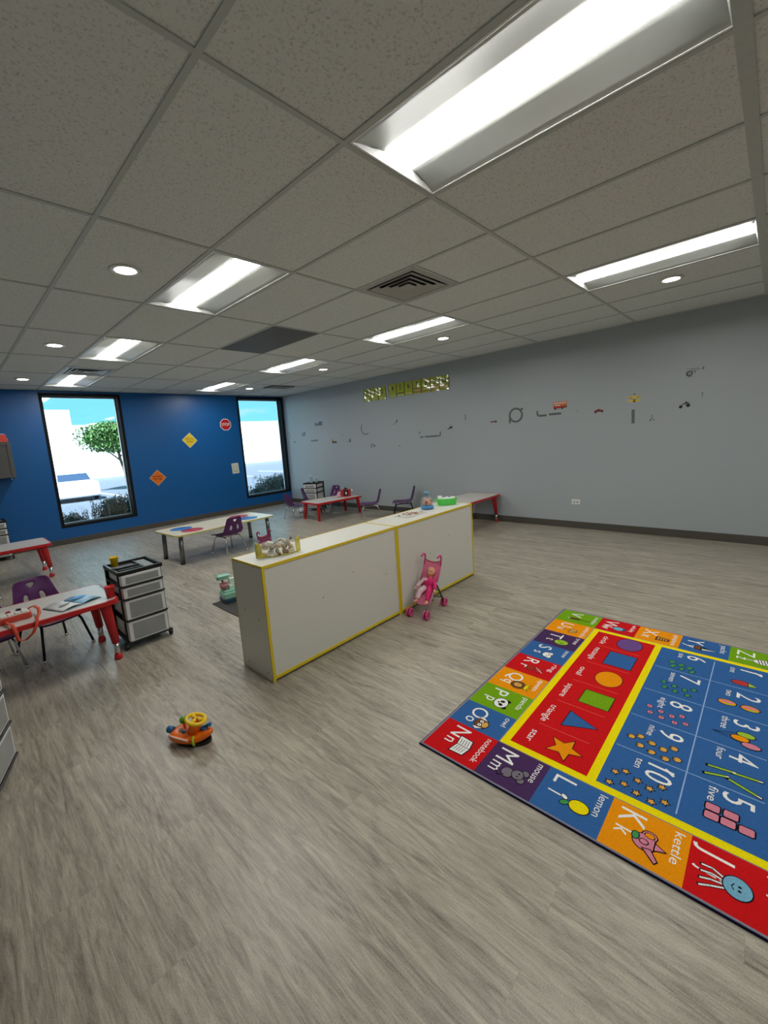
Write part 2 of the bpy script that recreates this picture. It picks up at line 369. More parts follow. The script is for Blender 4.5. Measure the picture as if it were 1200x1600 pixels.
for (i, j) in TROF:
    p = (gi(i + .5), gj(j + .5), H); lb = tl[(i, j)].lower()
    if first: T0.location = p; T0['label'] = lb; T0['group'] = 'recessed strip lights in the ceiling'; first = False
    else: dup(T0, p, 0, lb, 'recessed strip lights in the ceiling')
# downlights
M_DOWN = mat('downlight_lens', (255, 255, 255), .5, var=0, emit=DOWN_E, ecol=(1, .86, .68, 1))
dl = thing('downlight', 'x', 'downlight')
mb = MB(); mb.lathe([(.095, 0), (.095, .004), (.062, .010), (.062, 0), (.07, -.004), (.09, -.003), (.095, 0)], n=28, m=0); mb.build('trim_ring', M_WHITE, dl)
mb = MB(); mb.lathe([(.0001, -.0005), (.064, -.0005), (.064, .003), (.0001, .003)], n=28); mb.build('lens', M_DOWN, dl)
names = {(.5, -.5): 'small round downlight at the top edge of the photo beside the largest strip light', (.5, 1.5): 'nearest small round downlight on the left, glowing warm',
         (.5, 3.5): 'middle small round downlight of the left row', (.5, 5.5): 'farthest small round downlight at the left edge above the blue wall',
         (6.5, -.5): 'small round downlight at the right, below the long strip light', (6.5, 1.5): 'small round downlight past the strip light above the number cards',
         (6.5, 3.5): 'small round downlight third along the right row', (6.5, 5.5): 'farthest small round downlight beside the right window'}
fst = True
for k, lb in names.items():
    p = (gi(k[0]), gj(k[1]), H - .0005)
    if fst: dl.location = p; dl['label'] = lb; dl['group'] = 'small round downlights'; fst = False
    else: dup(dl, p, 0, lb, 'small round downlights')
# air diffusers
M_VENTD = mat('vent_dark', (26, 26, 26), .7, var=.1); M_VENT = mat('vent_metal', (176, 176, 170), .45, var=.03)
def diffuser(cx, cy, s, label):
    t = thing('air_vent', label, 'vent', (cx, cy, H), 0, 'square ceiling vents')
    a = s / 2
    def ring(m, r0, z0, r1, z1):
        q = [(-1, -1), (1, -1), (1, 1), (-1, 1)]
        m.add([(x * r0, y * r0, z0) for x, y in q] + [(x * r1, y * r1, z1) for x, y in q], [(i, (i + 1) % 4, 4 + (i + 1) % 4, 4 + i) for i in range(4)])
    m = MB(); ring(m, a - .014, .001, a * .80, .001); ring(m, a * .80, .001, a * .78, .02); m.build('face_plate', M_VENT, t, solid=.002)
    for r0, r1 in ((.74, .56), (.54, .38), (.36, .2)):
        m = MB(); ring(m, a * r0, -.002, a * r1, .016); m.build('louver', M_VENT, t, solid=.002)
    m = MB(); m.box((-a * .18, -a * .18, -.001), (a * .18, a * .18, .003)); m.build('centre_plate', M_VENT, t)
    m = MB(); m.box((-a, -a, .07), (a, a, .08)); m.build('duct_back', M_VENTD, t)
diffuser(gi(3.5), gj(.75), T, 'square louvred ceiling vent in the middle of the ceiling')
diffuser(gi(1.5), gj(4.75), T, 'square louvred ceiling vent just above the left window')
m = MB(); m.box((gi(6.85), gj(5.05), H - .006), (gi(7.75), gj(5.35), H + .004))
for k in range(7): m.box((gi(6.9), gj(5.07) + k * .048, H - .012), (gi(7.7), gj(5.07) + k * .048 + .012, H - .005), 1)
tag(m.build('air_grille', [M_VENTD, M_VENT]), 'dark slotted ceiling grille in the far corner near the right window', 'vent')
m = MB(); m.box((gi(3) + .013, gj(2) + .013, H - .002), (gi(4) - .013, gj(3) - .013, H + .004))
tag(m.build('ceiling_panel', mat('dark_panel', (92, 92, 90), .6, var=.04)), 'dark grey flat panel set into the ceiling grid', 'ceiling panel')

# ---------------------------------------------------------------- outdoors
M_ASPH = mat('asphalt', (104, 108, 116), .9, var=.08, scale=12); M_BLD = mat('white_stucco', (240, 240, 236), .8, var=.01)
M_CURB = mat('concrete_curb', (200, 198, 190), .9, var=.05); M_SOIL = mat('mulch_bed', (96, 88, 76), .95, var=.35, scale=18, bump=.5)
M_LINE = mat('white_road_paint', (240, 240, 240), .8, var=.02)
GZ = -.55; BZ = -.10
m = MB(); m.box((-40, YB + 3.9, GZ - .2), (90, 70, GZ)); struct(m.build('parking_lot', M_ASPH))
m = MB(); m.add([(-40, YB + .25, BZ), (90, YB + .25, BZ), (90, YB + 2, BZ), (-40, YB + 2, BZ), (-40, YB + 3.7, GZ + .1), (90, YB + 3.7, GZ + .1)], [(0, 1, 2, 3), (3, 2, 5, 4)]); struct(m.build('planting_bed', M_SOIL))
m = MB(); m.box((-40, YB + 3.7, GZ - .2), (90, YB + 3.9, GZ + .15)); struct(m.build('curb', M_CURB))
for k, (x, y0, y1) in enumerate(((6.3, 24, 29), (10.4, 24, 29), (15.2, 27, 32), (18.6, 27, 32), (2.6, 24, 29))):
    m = MB(); m.box((x, y0, GZ), (x + .11, y1, GZ + .004)); o = m.build('parking_stripe', M_LINE)
    tag(o, ['white parking stripe right of the parked car, outside the left window', 'white parking stripe outside between the two windows', 'white parking stripe seen low in the right window',
            'white parking stripe farthest right beyond the right window', 'white parking stripe left of the parked car'][k], 'road marking', 'white parking stripes outside')
BY = 50.6
t = thing('building', 'large white building across the parking lot with a stepped parapet', 'building', (0, BY, GZ))
m = MB(); m.box((-24, 0, 0), (9.65, 12, 6.9)); m.build('tall_wall', M_BLD, t)
m = MB(); m.box((9.65, 0, 0), (70, 12, 5.42)); m.build('low_wall', M_BLD, t)
m = MB(); m.box((-24, -.05, 0), (70, 0, .2)); m.build('plinth', M_CURB, t)
m = MB(); m.prism([(-3, YB + .25), (2.0, YB + .25), (1.53, YB + 1.2), (-3, YB + 1.2)], 2.85, 3.0); tag(m.build('roof_overhang', M_BLD), 'white sunlit roof overhang in the upper corner of the left window', 'overhang')

M_CARW = mat('white_car_paint', (238, 240, 242), .25, var=.01, coat=.5); M_CARG = mat('car_glass', (52, 68, 90), .08, var=.05)
def make_car(x, y, rz):
    t = thing('car', 'white parked car seen from behind through the left window', 'car', (x, y, GZ), rz)
    # local: rear at y=0, front at +y
    prof = [(-.02, .30), (-.05, .55), (0, .80), (.10, .92), (.62, .98), (1.15, 1.36), (1.6, 1.44), (2.5, 1.42), (3.2, 1.02), (4.3, .85), (4.5, .6), (4.48, .3), (4.4, .22), (.1, .22)]
    m = MB(); W = .88; n = len(prof); vs = []
    for sx, k in ((-1, 1), (-.93, 1), (.93, 1), (1, 1)):
        for (yy, zz) in prof:
            tap = (.80 if zz > 1.2 else (.93 if zz > .95 else 1)); vs.append((sx * W * tap if abs(sx) > .95 else sx * W * tap, yy, zz if abs(sx) < .95 else .22 + (zz - .22) * .965))
    fs = [(r * n + i, r * n + (i + 1) % n, (r + 1) * n + (i + 1) % n, (r + 1) * n + i) for r in range(3) for i in range(n)]
    fs += [tuple(range(n - 1, -1, -1)), tuple(range(3 * n, 4 * n))]
    m.add(vs, fs, 0, True); m.build('body', M_CARW, t, bevel=.02)
    m = MB(); m.add([(-.66, .655, 1.03), (.66, .655, 1.03), (.60, 1.09, 1.345), (-.60, 1.09, 1.345)], [(0, 1, 2, 3)]); m.build('rear_window', M_CARG, t, solid=.02)
    for sx in (-1, 1):
        m = MB(); m.add([(sx * .80, .75, 1.0), (sx * .80, 3.0, 1.0), (sx * .715, 2.5, 1.34), (sx * .715, 1.25, 1.32)], [(0, 1, 2, 3)]); m.build('side_window', M_CARG, t, solid=.02)
        m = MB(); m.cb((sx * .68, -.02, .74), (.30, .06, .13)); m.build('tail_light', mat('tail_light', (220, 176, 176), .3), t, bevel=.02)
        for yy in (.75, 3.6):
            m = MB(); R = Matrix.Translation((sx * .8, yy, .32)) @ Matrix.Rotation(pi / 2, 4, 'Y')
            m.lathe([(.0001, -.1), (.2, -.1), (.30, -.08), (.32, 0), (.30, .08), (.2, .1), (.0001, .1)], n=24, M=R); m.build('wheel', M_BLACK, t)
    m = MB(); m.cb((0, -.055, .66), (.36, .02, .11)); m.build('number_plate', mat('plate', (190, 198, 206), .5), t)
    m = MB(); m.cb((0, -.04, .36), (1.5, .06, .14)); m.build('bumper', M_CARW, t, bevel=.02)
    return t
make_car(4.45, 24.2, -.04)

M_LEAF = mat('tree_leaves', (84, 122, 58), .6, var=.35, scale=3); M_LEAF2 = mat('shrub_leaves', (70, 92, 74), .55, var=.4, scale=9); M_BARK = mat('bark', (110, 92, 78), .9, var=.2)
def leaves(mb, c, r, n, size, seed, top=True):
    rd = random.Random(seed)
    for k in range(n):
        d = Vector((rd.gauss(0, 1), rd.gauss(0, 1), rd.gauss(0, 1))).normalized() * (rd.random() ** .4)
        lump = 1 + .16 * sin(d.x * 5 + seed) * cos(d.y * 6 + seed)
        p = Vector((c[0] + d.x * r[0] * lump, c[1] + d.y * r[1] * lump, c[2] + d.z * r[2] * lump)); s = size * (.6 + rd.random() * .8)
        R = Matrix.Translation(p) @ Matrix.Rotation(rd.random() * 6.3, 4, 'Z') @ Matrix.Rotation(rd.random() * 2 - .6, 4, 'X')
        mb.add([(0, -s, 0), (s * .45, 0, s * .15), (0, s, 0), (-s * .45, 0, s * .15)], [(0, 1, 2), (0, 2, 3)], 0, False, R)
t = thing('tree', 'bushy green tree in the parking lot seen through the left window', 'tree', (7.3, 28.5, GZ))
m = MB(); m.tube([(0.5, 0, 0), (.42, 0, 1.0), (.25, .05, 2.0), (.2, 0, 3.0)], [.11, .09, .08, .06]); m.tube([(.28, .05, 1.8), (-.6, 0, 2.7)], [.05, .03]); m.tube([(.25, .03, 2.0), (1.1, -.1, 3.0)], [.05, .03]); m.build('trunk', M_BARK, t)
m = MB(); leaves(m, (.0, 0, 3.2), (1.7, 1.4, .95), 5200, .11, 3); leaves(m, (1.2, 0, 3.3), (1.3, 1.1, .85), 1800, .11, 5); m.build('foliage', M_LEAF, t)
for k, (x, y, rx, ry, rz, n, lb) in enumerate(((1.66, 10.0, .30, .24, .26, 3600, 'small dark shrub outside the left window, at its lower left corner'), (2.50, 10.15, .46, .36, .37, 8000, 'wide dark shrub outside the left window, at its lower right corner'),
        (5.90, 10.25, .32, .2, .24, 3000, 'low dark shrub outside the right window, at its lower left corner'), (6.72, 10.65, .70, .3, .36, 8000, 'wide dark shrub outside the right window, at its lower right corner'))):
    t = thing('shrub', lb, 'shrub', (x, y, BZ), 0, 'shrubs in the bed outside the windows')
    m = MB(); rd = random.Random(k)
    for q in range(5): m.tube([(rd.uniform(-.05, .05), 0, 0), (rd.uniform(-.2, .2), rd.uniform(-.1, .1), rz * 1.1)], [.012, .006], n=5)
    m.build('stem', M_BARK, t)
    m = MB(); leaves(m, (0, 0, rz * 1.08), (rx, ry, rz), n, .026, 20 + k)
    for q in range(26):
        a = rd.uniform(-1, 1); h = rz * 1.9 + rd.random() * .12
        m.tube([(a * rx, rd.uniform(-.2, .2), rz), (a * rx + rd.uniform(-.04, .04), rd.uniform(-.2, .2), h)], [.004, .002], n=3)
        leaves(m, (a * rx, 0, h - .03), (.03, .05, .06), 8, .02, q)
    m.build('foliage', M_LEAF2, t)

# ---------------------------------------------------------------- divider shelves
def shelf_unit(x, wd, label, screws):
    t = thing('toy_shelf', label, 'shelf', (x, 2.255, 0), 0, 'white shelf units with yellow edging')
    D, HT, th = .375, .765, .018
    for sx in (0, wd - th):
        m = MB(); m.box((sx, 0, .0), (sx + th, D, HT - th)); m.build('side_panel', M_SHELF, t, bevel=.0015)
    m = MB(); m.box((0, 0, HT - th), (wd, D, HT)); m.build('top_panel', M_SHELF, t, bevel=.0015)
    m = MB(); m.box((th, .004, .03), (wd - th, .012, HT - th)); m.build('back_panel', M_SHELF, t)
    for z in (.03, .28, .52):
        m = MB(); m.box((th, .014, z), (wd - th, D - .01, z + th)); m.build('shelf_board', M_SHELF, t)
    m = MB(); e = .0016; w = .017
    m.box((-e, -e, 0), (w, .001, HT + e)); m.box((wd - w, -e, 0), (wd + e, .001, HT + e))
    m.box((w, -e, HT - w), (wd - w, .001, HT + e)); m.box((w, -e, .018), (wd - w, .0035, .038))
    m.box((-e, .001, 0), (0, .008, HT)); m.box((-e, 0, HT - .012), (0, D, HT + e)); m.box((wd, 0, HT - .012), (wd + e, D, HT + e))
    m.box((-e, D - .001, 0), (w, D + e, HT + e)); m.box((wd - w, D - .001, 0), (wd + e, D + e, HT + e)); m.box((w, D - .001, HT - w), (wd - w, D + e, HT + e))
    m.box((0, 0, HT), (.006, D, HT + .001)); m.box((wd - .006, 0, HT), (wd, D, HT + .001)); m.box((0, 0, HT), (wd, .006, HT + .001)); m.box((0, D - .006, HT), (wd, D, HT + .001))
    m.build('edge_trim', M_YEL, t)
    for (y, z) in ((.1, .745), (.3, .75), (.1, .40), (.27, .43), (.06, .05), (.3, .05)):
        m = MB(); m.lathe([(.0045, 0), (.0045, .0012)], n=10, M=Matrix.Translation((-.0002, y, z)) @ Matrix.Rotation(-pi / 2, 4, 'Y')); m.build('screw', M_BLACK, t)
    for (a, z) in ((.45, .42), (.75, .52), (1.1, .40)):
        m = MB(); m.lathe([(.004, 0), (.004, .0012)], n=10, M=Matrix.Translation((a, .0035, z)) @ Matrix.Rotation(pi / 2, 4, 'X')); m.build('screw', M_BLACK, t)
    return t
shelf_unit(1.262, 1.252, 'low white shelf unit with yellow edging, the nearer of two, bag of toys on top', 0)
shelf_unit(2.522, 1.185, 'low white shelf unit with yellow edging, farther one with the doll stroller against it', 0)

# ---------------------------------------------------------------- activity tables
def red_table(label, cx, cy, lx, ly, h, rz=0, chrome=True, group='red edged activity tables'):
    t = thing('activity_table', label, 'table', (cx, cy, 0), rz, group)
    a, b = lx / 2, ly / 2
    m = MB(); m.prism(rrect(-a + .012, -b + .012, a - .012, b - .012, .05), h - .022, h); m.build('tabletop', M_TOP, t, bevel=.002)
    m = MB(); po = rrect(-a, -b, a, b, .06); pi_ = rrect(-a + .0125, -b + .0125, a - .0125, b - .0125, .05); n = len(po)
    vs = [(x, y, h - .001) for x, y in po] + [(x, y, h + .0006) for x, y in pi_] + [(x, y, h - .032) for x, y in po] + [(x, y, h - .032) for x, y in pi_]
    fs = []
    for i in range(n):
        j = (i + 1) % n; fs += [(i, j, n + j, n + i), (2 * n + i, 2 * n + j, j, i), (3 * n + i, 3 * n + j, 2 * n + j, 2 * n + i), (n + i, n + j, 3 * n + j, 3 * n + i)]
    m.add(vs, fs, 0, False); m.build('red_rim', M_RED, t)
    m = MB(); m.box((-a + .09, -b + .07, h - .052), (a - .09, -b + .09, h - .023)); m.box((-a + .09, b - .09, h - .052), (a - .09, b - .07, h - .023)); m.build('apron', M_RED, t)
    for sx in (-1, 1):
        for sy in (-1, 1):
            x, y = sx * (a - .085), sy * (b - .085); ex, ey = sx * .03, sy * .02
            m = MB(); zc = .13 if chrome else .03
            m.tube([(x, y, h - .023), (x + ex * .2, y + ey * .2, h - .08), (x + ex, y + ey, zc)], [.042, .036, .026], n=14)
            m.box((x - .06, y - .05, h - .032), (x + .06, y + .05, h - .0225))
            lg = m.build('leg', M_RED, t)
            if chrome:
                m = MB(); m.tube([(x + ex, y + ey, zc), (x + ex, y + ey, .03)], .019, n=14); m.build('chrome_extension', M_CHROME, lg)
            m = MB(); m.lathe([(.0001, 0), (.026, 0), (.028, .012), (.024, .036), (.018, .046)], (x + ex, y + ey, 0), n=16); m.build('foot', M_RED, lg)
    return t
red_table('red edged activity table at left with an open book and a toy keyboard on it', .14, 3.735, 1.26, .59, .47)
red_table('red edged activity table behind, at the left edge below the left window', .26, 7.09, 1.22, .66, .45)
red_table('small red activity table in the far corner with a red toy on it', 5.37, 6.50, 1.12, .62, .355, radians(-5), False)
red_table('red edged activity table against the grey wall behind the shelf end', 5.62, 3.54, 1.24, .60, .46)

t = thing('activity_table', 'cream table with blue and red spots and steel legs below the blue wall', 'table', (2.745, 6.035, 0), radians(2.6))
a, b, h = .765, .37, .415
m = MB(); m.prism(rrect(-a, -b, a, b, .07), h - .024, h); m.build('tabletop', M_CREAM, t, bevel=.003)
m = MB(); m.prism(rrect(-a - .002, -b - .002, a + .002, b + .002, .072), h - .022, h - .003); m.build('edge_band', mat('pale_yellow_band', (204, 196, 120), .5), t)
for (x, y, c) in ((-.50, .10, 0), (-.46, -.16, 1), (.44, .15, 1), (.42, -.15, 0)):
    m = MB(); m.lathe([(.0001, 0), (.145, 0), (.145, .0012), (.0001, .0012)], (x, y, h), n=36); m.build('spot', [mat('spot_blue', (30, 110, 190), .4), mat('spot_red', (176, 32, 62), .4)][c], t)
for sx in (-1, 1):
    for sy in (-1, 1):
        x, y = sx * (a - .09), sy * (b - .10)
        m = MB(); m.tube([(x, y, h - .024), (x + sx * .015, y, .02)], .029, n=16); lg = m.build('leg', M_STEEL, t)
        m = MB(); m.lathe([(.029, 0), (.031, .002), (.031, .02), (.028, .024)], (x + sx * .015, y, 0), n=16); m.build('foot', M_BLACK, lg)

# ---------------------------------------------------------------- chairs
def make_chair(leg_mat, label, group, k=1.0, mat_shell=None):
    t = thing('toddler_chair', label, 'chair', (0, 0, 0), 0, group); ms = mat_shell or M_PURPLE
    us = [-1, -.74, -.46, -.27, 0, .27, .46, .74, 1]
    rows = [(.195, .246, .150), (.185, .262, .163), (.12, .268, .172), (0, .258, .172), (-.10, .262, .168), (-.145, .278, .166),
            (-.168, .315, .168), (-.178, .345, .166), (-.186, .375, .150), (-.196, .42, .140), (-.204, .447, .134), (-.211, .470, .129), (-.218, .500, .122), (-.224, .520, .114), (-.228, .532, .095)]
    def P(r, u):
        y, z, hw = rows[r]; c = .0 if r > 5 else .012
        return [u * hw * k, (y + (.028 * u * u if r > 4 else 0)) * k, (z + c * abs(u) ** 3) * k]
    def grid(r0, r1, skip):
        vs = []; fs = []; nu = len(us)
        for r in range(r0, r1 + 1):
            for j, u in enumerate(us):
                p = P(r, u)
                if r == 11 and j in (3, 5): p[0] *= .25     # triangular hand hole
                if r == 11 and j == 4: p[2] -= .006 * k
                vs.append(p)
        for r in range(r0, r1):
            for j in range(nu - 1):
                if (r, j) in skip: continue
                a = (r - r0) * nu + j; fs.append((a, a + nu, a + nu + 1, a + 1))
        return vs, fs
    m = MB(); v, f = grid(0, 5, set()); m.add(v, f, 0, True); m.build('seat', ms, t, sub=2, solid=.009 * k)
    m = MB(); v, f = grid(5, 14, {(7, 2), (7, 5), (8, 2), (8, 5), (11, 3), (11, 4)}); m.add(v, f, 0, True); m.build('backrest', ms, t, sub=2, solid=.009 * k)
    for sx in (-1, 1):
        for sy in (-1, 1):
            y1 = .135 if sy > 0 else -.135; yf = .185 if sy > 0 else -.185
            pts = [(sx * .105, 0, .243), (sx * .112, y1 * .6, .243), (sx * .122, y1 * .92, .234), (sx * .132, y1 * 1.05, .205), (sx * .165, yf, .012)]
            m = MB(); m.tube([tuple(q * k for q in p) for p in pts], .0088 * k, n=10); lg = m.build('leg', leg_mat, t)
            m = MB(); m.lathe([(.012 * k, 0), (.0135 * k, .004), (.012 * k, .016), (.0089 * k, .020)], (sx * .165 * k, yf * k, 0), n=10); m.build('glide', M_CHROME, lg)
    m = MB(); m.tube([(-.105 * k, .05 * k, .243 * k), (.105 * k, .05 * k, .243 * k)], .007 * k); m.tube([(-.105 * k, -.07 * k, .243 * k), (.105 * k, -.07 * k, .243 * k)], .007 * k); m.build('seat_frame', leg_mat, t)
    return t
G1 = 'purple toddler chairs'
hd = lambda x, y: atan2(-x, y)
M_DLEG = mat('dark_leg_metal', (34, 34, 48), .25, .6)
CH = make_chair(M_CHROME, 'purple chair with chrome legs tucked under the spotted cream table', G1); CH.location = (2.76, 5.775, 0); CH.rotation_euler = (0, 0, hd(-.12, 1))
dup(CH, (4.87, 7.06, 0), hd(1, -.05), 'purple chair left of the small red table, near the right window', G1)
dup(CH, (5.80, 7.06, 0), hd(-1, -.05), 'purple chair behind the small red table, beside the corner drawer cart', G1)
dup(CH, (5.58, 5.62, 0), hd(-.72, .69), 'purple chair seen side-on, right of the small red table', G1)
dup(CH, (.05, 4.12, 0), hd(.1, -1), 'chrome legged chair at the left edge behind the table with the toy keyboard', G1)
dup(CH, (.10, 6.44, 0), hd(0, 1), 'chair at the left edge before the back left table, one chrome leg showing', G1)
CD = make_chair(M_DLEG, 'purple chair with dark legs behind the table with the open book', 'dark legged purple chairs', 1.06); CD.location = (.44, 4.15, 0); CD.rotation_euler = (0, 0, hd(.30, -.95))
dup(CD, (5.93, 5.08, 0), hd(-.66, .75), 'purple chair with dark legs against the grey wall, behind the spinning dome toy', 'dark legged purple chairs')
dup(CD, (5.33, 7.07, 0), hd(.68, -.73), 'dark purple chair seen edge-on directly in front of the corner drawer cart', 'dark legged purple chairs')

# ---------------------------------------------------------------- drawer carts
def make_cart(label, W=.315, D=.39, HT=.625):
    t = thing('drawer_cart', label, 'drawer cart', (0, 0, 0), 0, 'frosted drawer carts with black frames')
    w, d = W / 2, D / 2                       # front at -y
    m = MB(); f = .018
    for sx in (-1, 1):
        for y in (-d + .03, d - .018): m.box((sx * w - (f if sx > 0 else 0), y, .055), (sx * w + (0 if sx > 0 else f), y + f, HT - .03))
        for z in (.055, .225, .40, .50): m.box((sx * w - (f if sx > 0 else 0), -d + .03, z), (sx * w + (0 if sx > 0 else f), d, z + .014))
    for z in (.05, .225, .395, .497): m.box((-w, -d + .004, z), (w, d, z + .014))
    m.box((-w, d - .006, .055), (w, d, HT - .02)); m.build('frame', M_BLACK, t, bevel=.003)
    m = MB(); m.box((-w - .004, -d - .002, HT - .03), (w + .004, d, HT - .022))
    for a, b in (((-w - .004, -d - .002, HT - .03), (w + .004, -d + .022, HT)), ((-w - .004, d - .022, HT - .03), (w + .004, d, HT)), ((-w - .004, -d, HT - .03), (-w + .016, d, HT)), ((w - .016, -d, HT - .03), (w + .004, d, HT)),
                 ((-w + .03, -d + .1, HT - .022), (w - .11, -d + .115, HT - .008)), ((-w + .03, -d + .19, HT - .022), (w - .11, -d + .205, HT - .008)), ((w - .12, -d + .04, HT - .022), (w - .105, d - .04, HT - .008))): m.box(a, b)
    m.build('organizer_top', M_BLACK, t, bevel=.003)
    m = MB(); m.box((w - .1, -d + .05, HT - .0215), (w - .03, d - .04, HT - .016)); m.build('tray_insert', M_CLEARD, t)
    for z0, z1 in ((.066, .222), (.241, .392), (.411, .494), (.513, .592)):
        m = MB(); q = .008
        m.prism([(-w + q, -d + .02), (-w + q + .01, -d - .008), (w - q - .01, -d - .008), (w - q, -d + .02)], z0, z1)
        m.box((-w + .024, -d + .02, z0 + .004), (w - .024, d - .02, z1 - .008)); dr = m.build('drawer', M_CLEARP, t, bevel=.003)
        m = MB(); m.box((-w + .045, -d - .0105, z0 + .012), (w - .038, -d - .0075, z1 - .016)); m.build('drawer_window', M_CLEARD, dr)
        m = MB(); m.box((-w + .02, -d - .016, z0 - .012), (w - .014, -d + .01, z0 - .001)); m.build('pull_rail', M_BLACK, dr, bevel=.002)
    for sx in (-1, 1):
        for sy in (-1, 1):
            m = MB(); c = (sx * (w + .004), sy * (d - .03), .024)
            m.lathe([(.0001, -.013), (.02, -.013), (.024, -.009), (.024, .009), (.02, .013), (.0001, .013)], n=16, M=Matrix.Translation(c) @ Matrix.Rotation(pi / 2, 4, 'Y'))
            m.cb((c[0], c[1], .048), (.03, .035, .012)); m.build('caster', M_BLACK, t, bevel=.002)
    return t
CT = make_cart('black framed drawer cart with a yellow cup on top, beside the left table'); CT.location = (.965, 3.765, 0)
G2 = 'frosted drawer carts with black frames'
dup(CT, (.455, 8.93, 0), 0, 'drawer cart against the blue wall at the left edge, under the wall cabinet', G2)
dup(CT, (5.74, 7.54, 0), radians(-66), 'drawer cart in the far corner by the right window', G2)
dup(CT, (-.182, 2.634, 0), radians(70.9), 'drawer cart cut off by the lower left frame edge, nearest the camera', G2)

# ---------------------------------------------------------------- alphabet rug
RCOL = dict(red=(204, 22, 26), orange=(240, 150, 10), blue=(52, 100, 160), green=(116, 166, 20), purple=(74, 48, 92), yellow=(250, 226, 6), white=(240, 240, 236), dark=(22, 18, 26),
            pink=(214, 132, 152), tan=(222, 168, 84), brown=(120, 76, 44), grey=(120, 112, 124), navy=(26, 28, 58), lav=(110, 78, 140), sky=(120, 176, 204), pale=(150, 178, 220), lgrn=(160, 196, 60), leaf=(70, 150, 90), crim=(190, 60, 60), lred=(226, 90, 80), edge=(134, 132, 148))
RKEY = list(RCOL); RMAT = [mat('rug_' + k, c, .95, var=.13, scale=260, bump=.35, spec=.1) for k, c in RCOL.items()]
RI = {k: i for i, k in enumerate(RKEY)}
rug = MB(); RM = Matrix(((-1, 0, 0, 3.346), (0, -1, 0, 1.205), (0, 0, 1, 0), (0, 0, 0, 1)))
RA, RB = 1.934, 1.59
def rz_(L): return .0085 + L * .00022
def rq(a0, b0, a1, b1, c, L): rug.add([(a0, b0, rz_(L)), (a1, b0, rz_(L)), (a1, b1, rz_(L)), (a0, b1, rz_(L))], [(0, 1, 2, 3)], RI[c], False, RM)
def rp(poly, c, L, out=0.0):
    if out:
        cx = sum(p[0] for p in poly) / len(poly); cy = sum(p[1] for p in poly) / len(poly); n = len(poly)
        q = []
        for i in range(n):
            p0, p1, p2 = Vector(poly[i - 1]), Vector(poly[i]), Vector(poly[(i + 1) % n])
            e1 = (p1 - p0).normalized(); e2 = (p2 - p1).normalized(); nn = Vector((e1.y, -e1.x)) + Vector((e2.y, -e2.x))
            if nn.length < 1e-6: nn = Vector((e1.y, -e1.x))
            nn.normalize(); kk = out / max(.45, nn.dot(Vector((e1.y, -e1.x)))); q.append(p1 + nn * kk)
        ar = sum(poly[i - 1][0] * poly[i][1] - poly[i][0] * poly[i - 1][1] for i in range(n))
        if ar < 0: q = [2 * Vector(poly[i]) - q[i] for i in range(n)]
        rug.add([(p[0], p[1], rz_(L)) for p in q], [tuple(range(n))], RI['dark'], False, RM); L += 1
    rug.add([(p[0], p[1], rz_(L)) for p in poly], [tuple(range(len(poly)))], RI[c], False, RM)
def re_(a, b, ra, rb, c, L, out=.0035, rot=0, n=20):
    def E(k): return [(a + (ra + k) * cos(t) * cos(rot) - (rb + k) * sin(t) * sin(rot), b + (ra + k) * cos(t) * sin(rot) + (rb + k) * sin(t) * cos(rot)) for t in [2 * pi * i / n for i in range(n)]]
    if out: rug.add([(p[0], p[1], rz_(L)) for p in E(out)], [tuple(range(n))], RI['dark'], False, RM); L += 1
    rug.add([(p[0], p[1], rz_(L)) for p in E(0)], [tuple(range(n))], RI[c], False, RM)
def rl(pts, wd, c, L):
    for i in range(len(pts) - 1):
        p, q = Vector(pts[i]), Vector(pts[i + 1]); d = (q - p).normalized(); nn = Vector((-d.y, d.x)) * wd / 2
        e = d * wd * .25
        rug.add([(v.x, v.y, rz_(L)) for v in (p - nn - e, q - nn + e, q + nn + e, p + nn - e)], [(0, 1, 2, 3)], RI[c], False, RM)
def rt(st, a, b, h, c, L, **kw):
    kw.setdefault('bold', 0); add_text(rug, st, a, b, h, RI[c], RM, rz_(L), **kw)
rug.box((0, 0, 0), (RA, RB, .007), RI['navy'], RM)
rug.box((.004, .004, .001), (RA - .004, RB - .004, .0083), RI['edge'], RM)
ac = [.012, .224, .436, .648, .860, 1.072, 1.284, 1.496, 1.690, 1.922]; bc = [.014, .295, .547, .799, 1.051, 1.303, 1.576]
bot = [('Vv', 'green', 'violin'), ('Uu', 'orange', 'umbrella'), ('Tt', 'purple', 'tree'), ('Ss', 'blue', 'snow'), ('Rr', 'red', 'ring'), ('Qq', 'orange', 'queen'), ('Pp', 'green', 'panda'), ('Oo', 'blue', 'owl'), ('Nn', 'red', 'notebook')]
cells = [(ac[i], bc[0], ac[i + 1], bc[1]) + bot[i] for i in range(9)]
left = [('Ww', 'red', 'whale'), ('Xx', 'orange', 'xylophone'), ('Yy', 'blue', 'yacht'), ('Zz', 'green', 'zebra')]
right = [('Mm', 'purple', 'mouse'), ('Ll', 'blue', 'lemon'), ('Kk', 'orange', 'kettle'), ('Jj', 'red', 'jellyfish')]
cells += [(ac[0], bc[j + 1], ac[1], bc[j + 2]) + left[j] for j in range(4)] + [(ac[8], bc[j + 1], ac[9], bc[j + 2]) + right[j] for j in range(4)]
top = [('Aa', 'red'), ('Bb', 'blue'), ('Cc', 'orange'), ('Dd', 'purple'), ('Ee', 'green'), ('Ff', 'red'), ('Gg', 'blue'), ('Hh', 'orange'), ('Ii', 'green')]
cells += [(ac[i], bc[5], ac[i + 1], bc[6]) + top[i] + ('',) for i in range(9)]
PC = {}
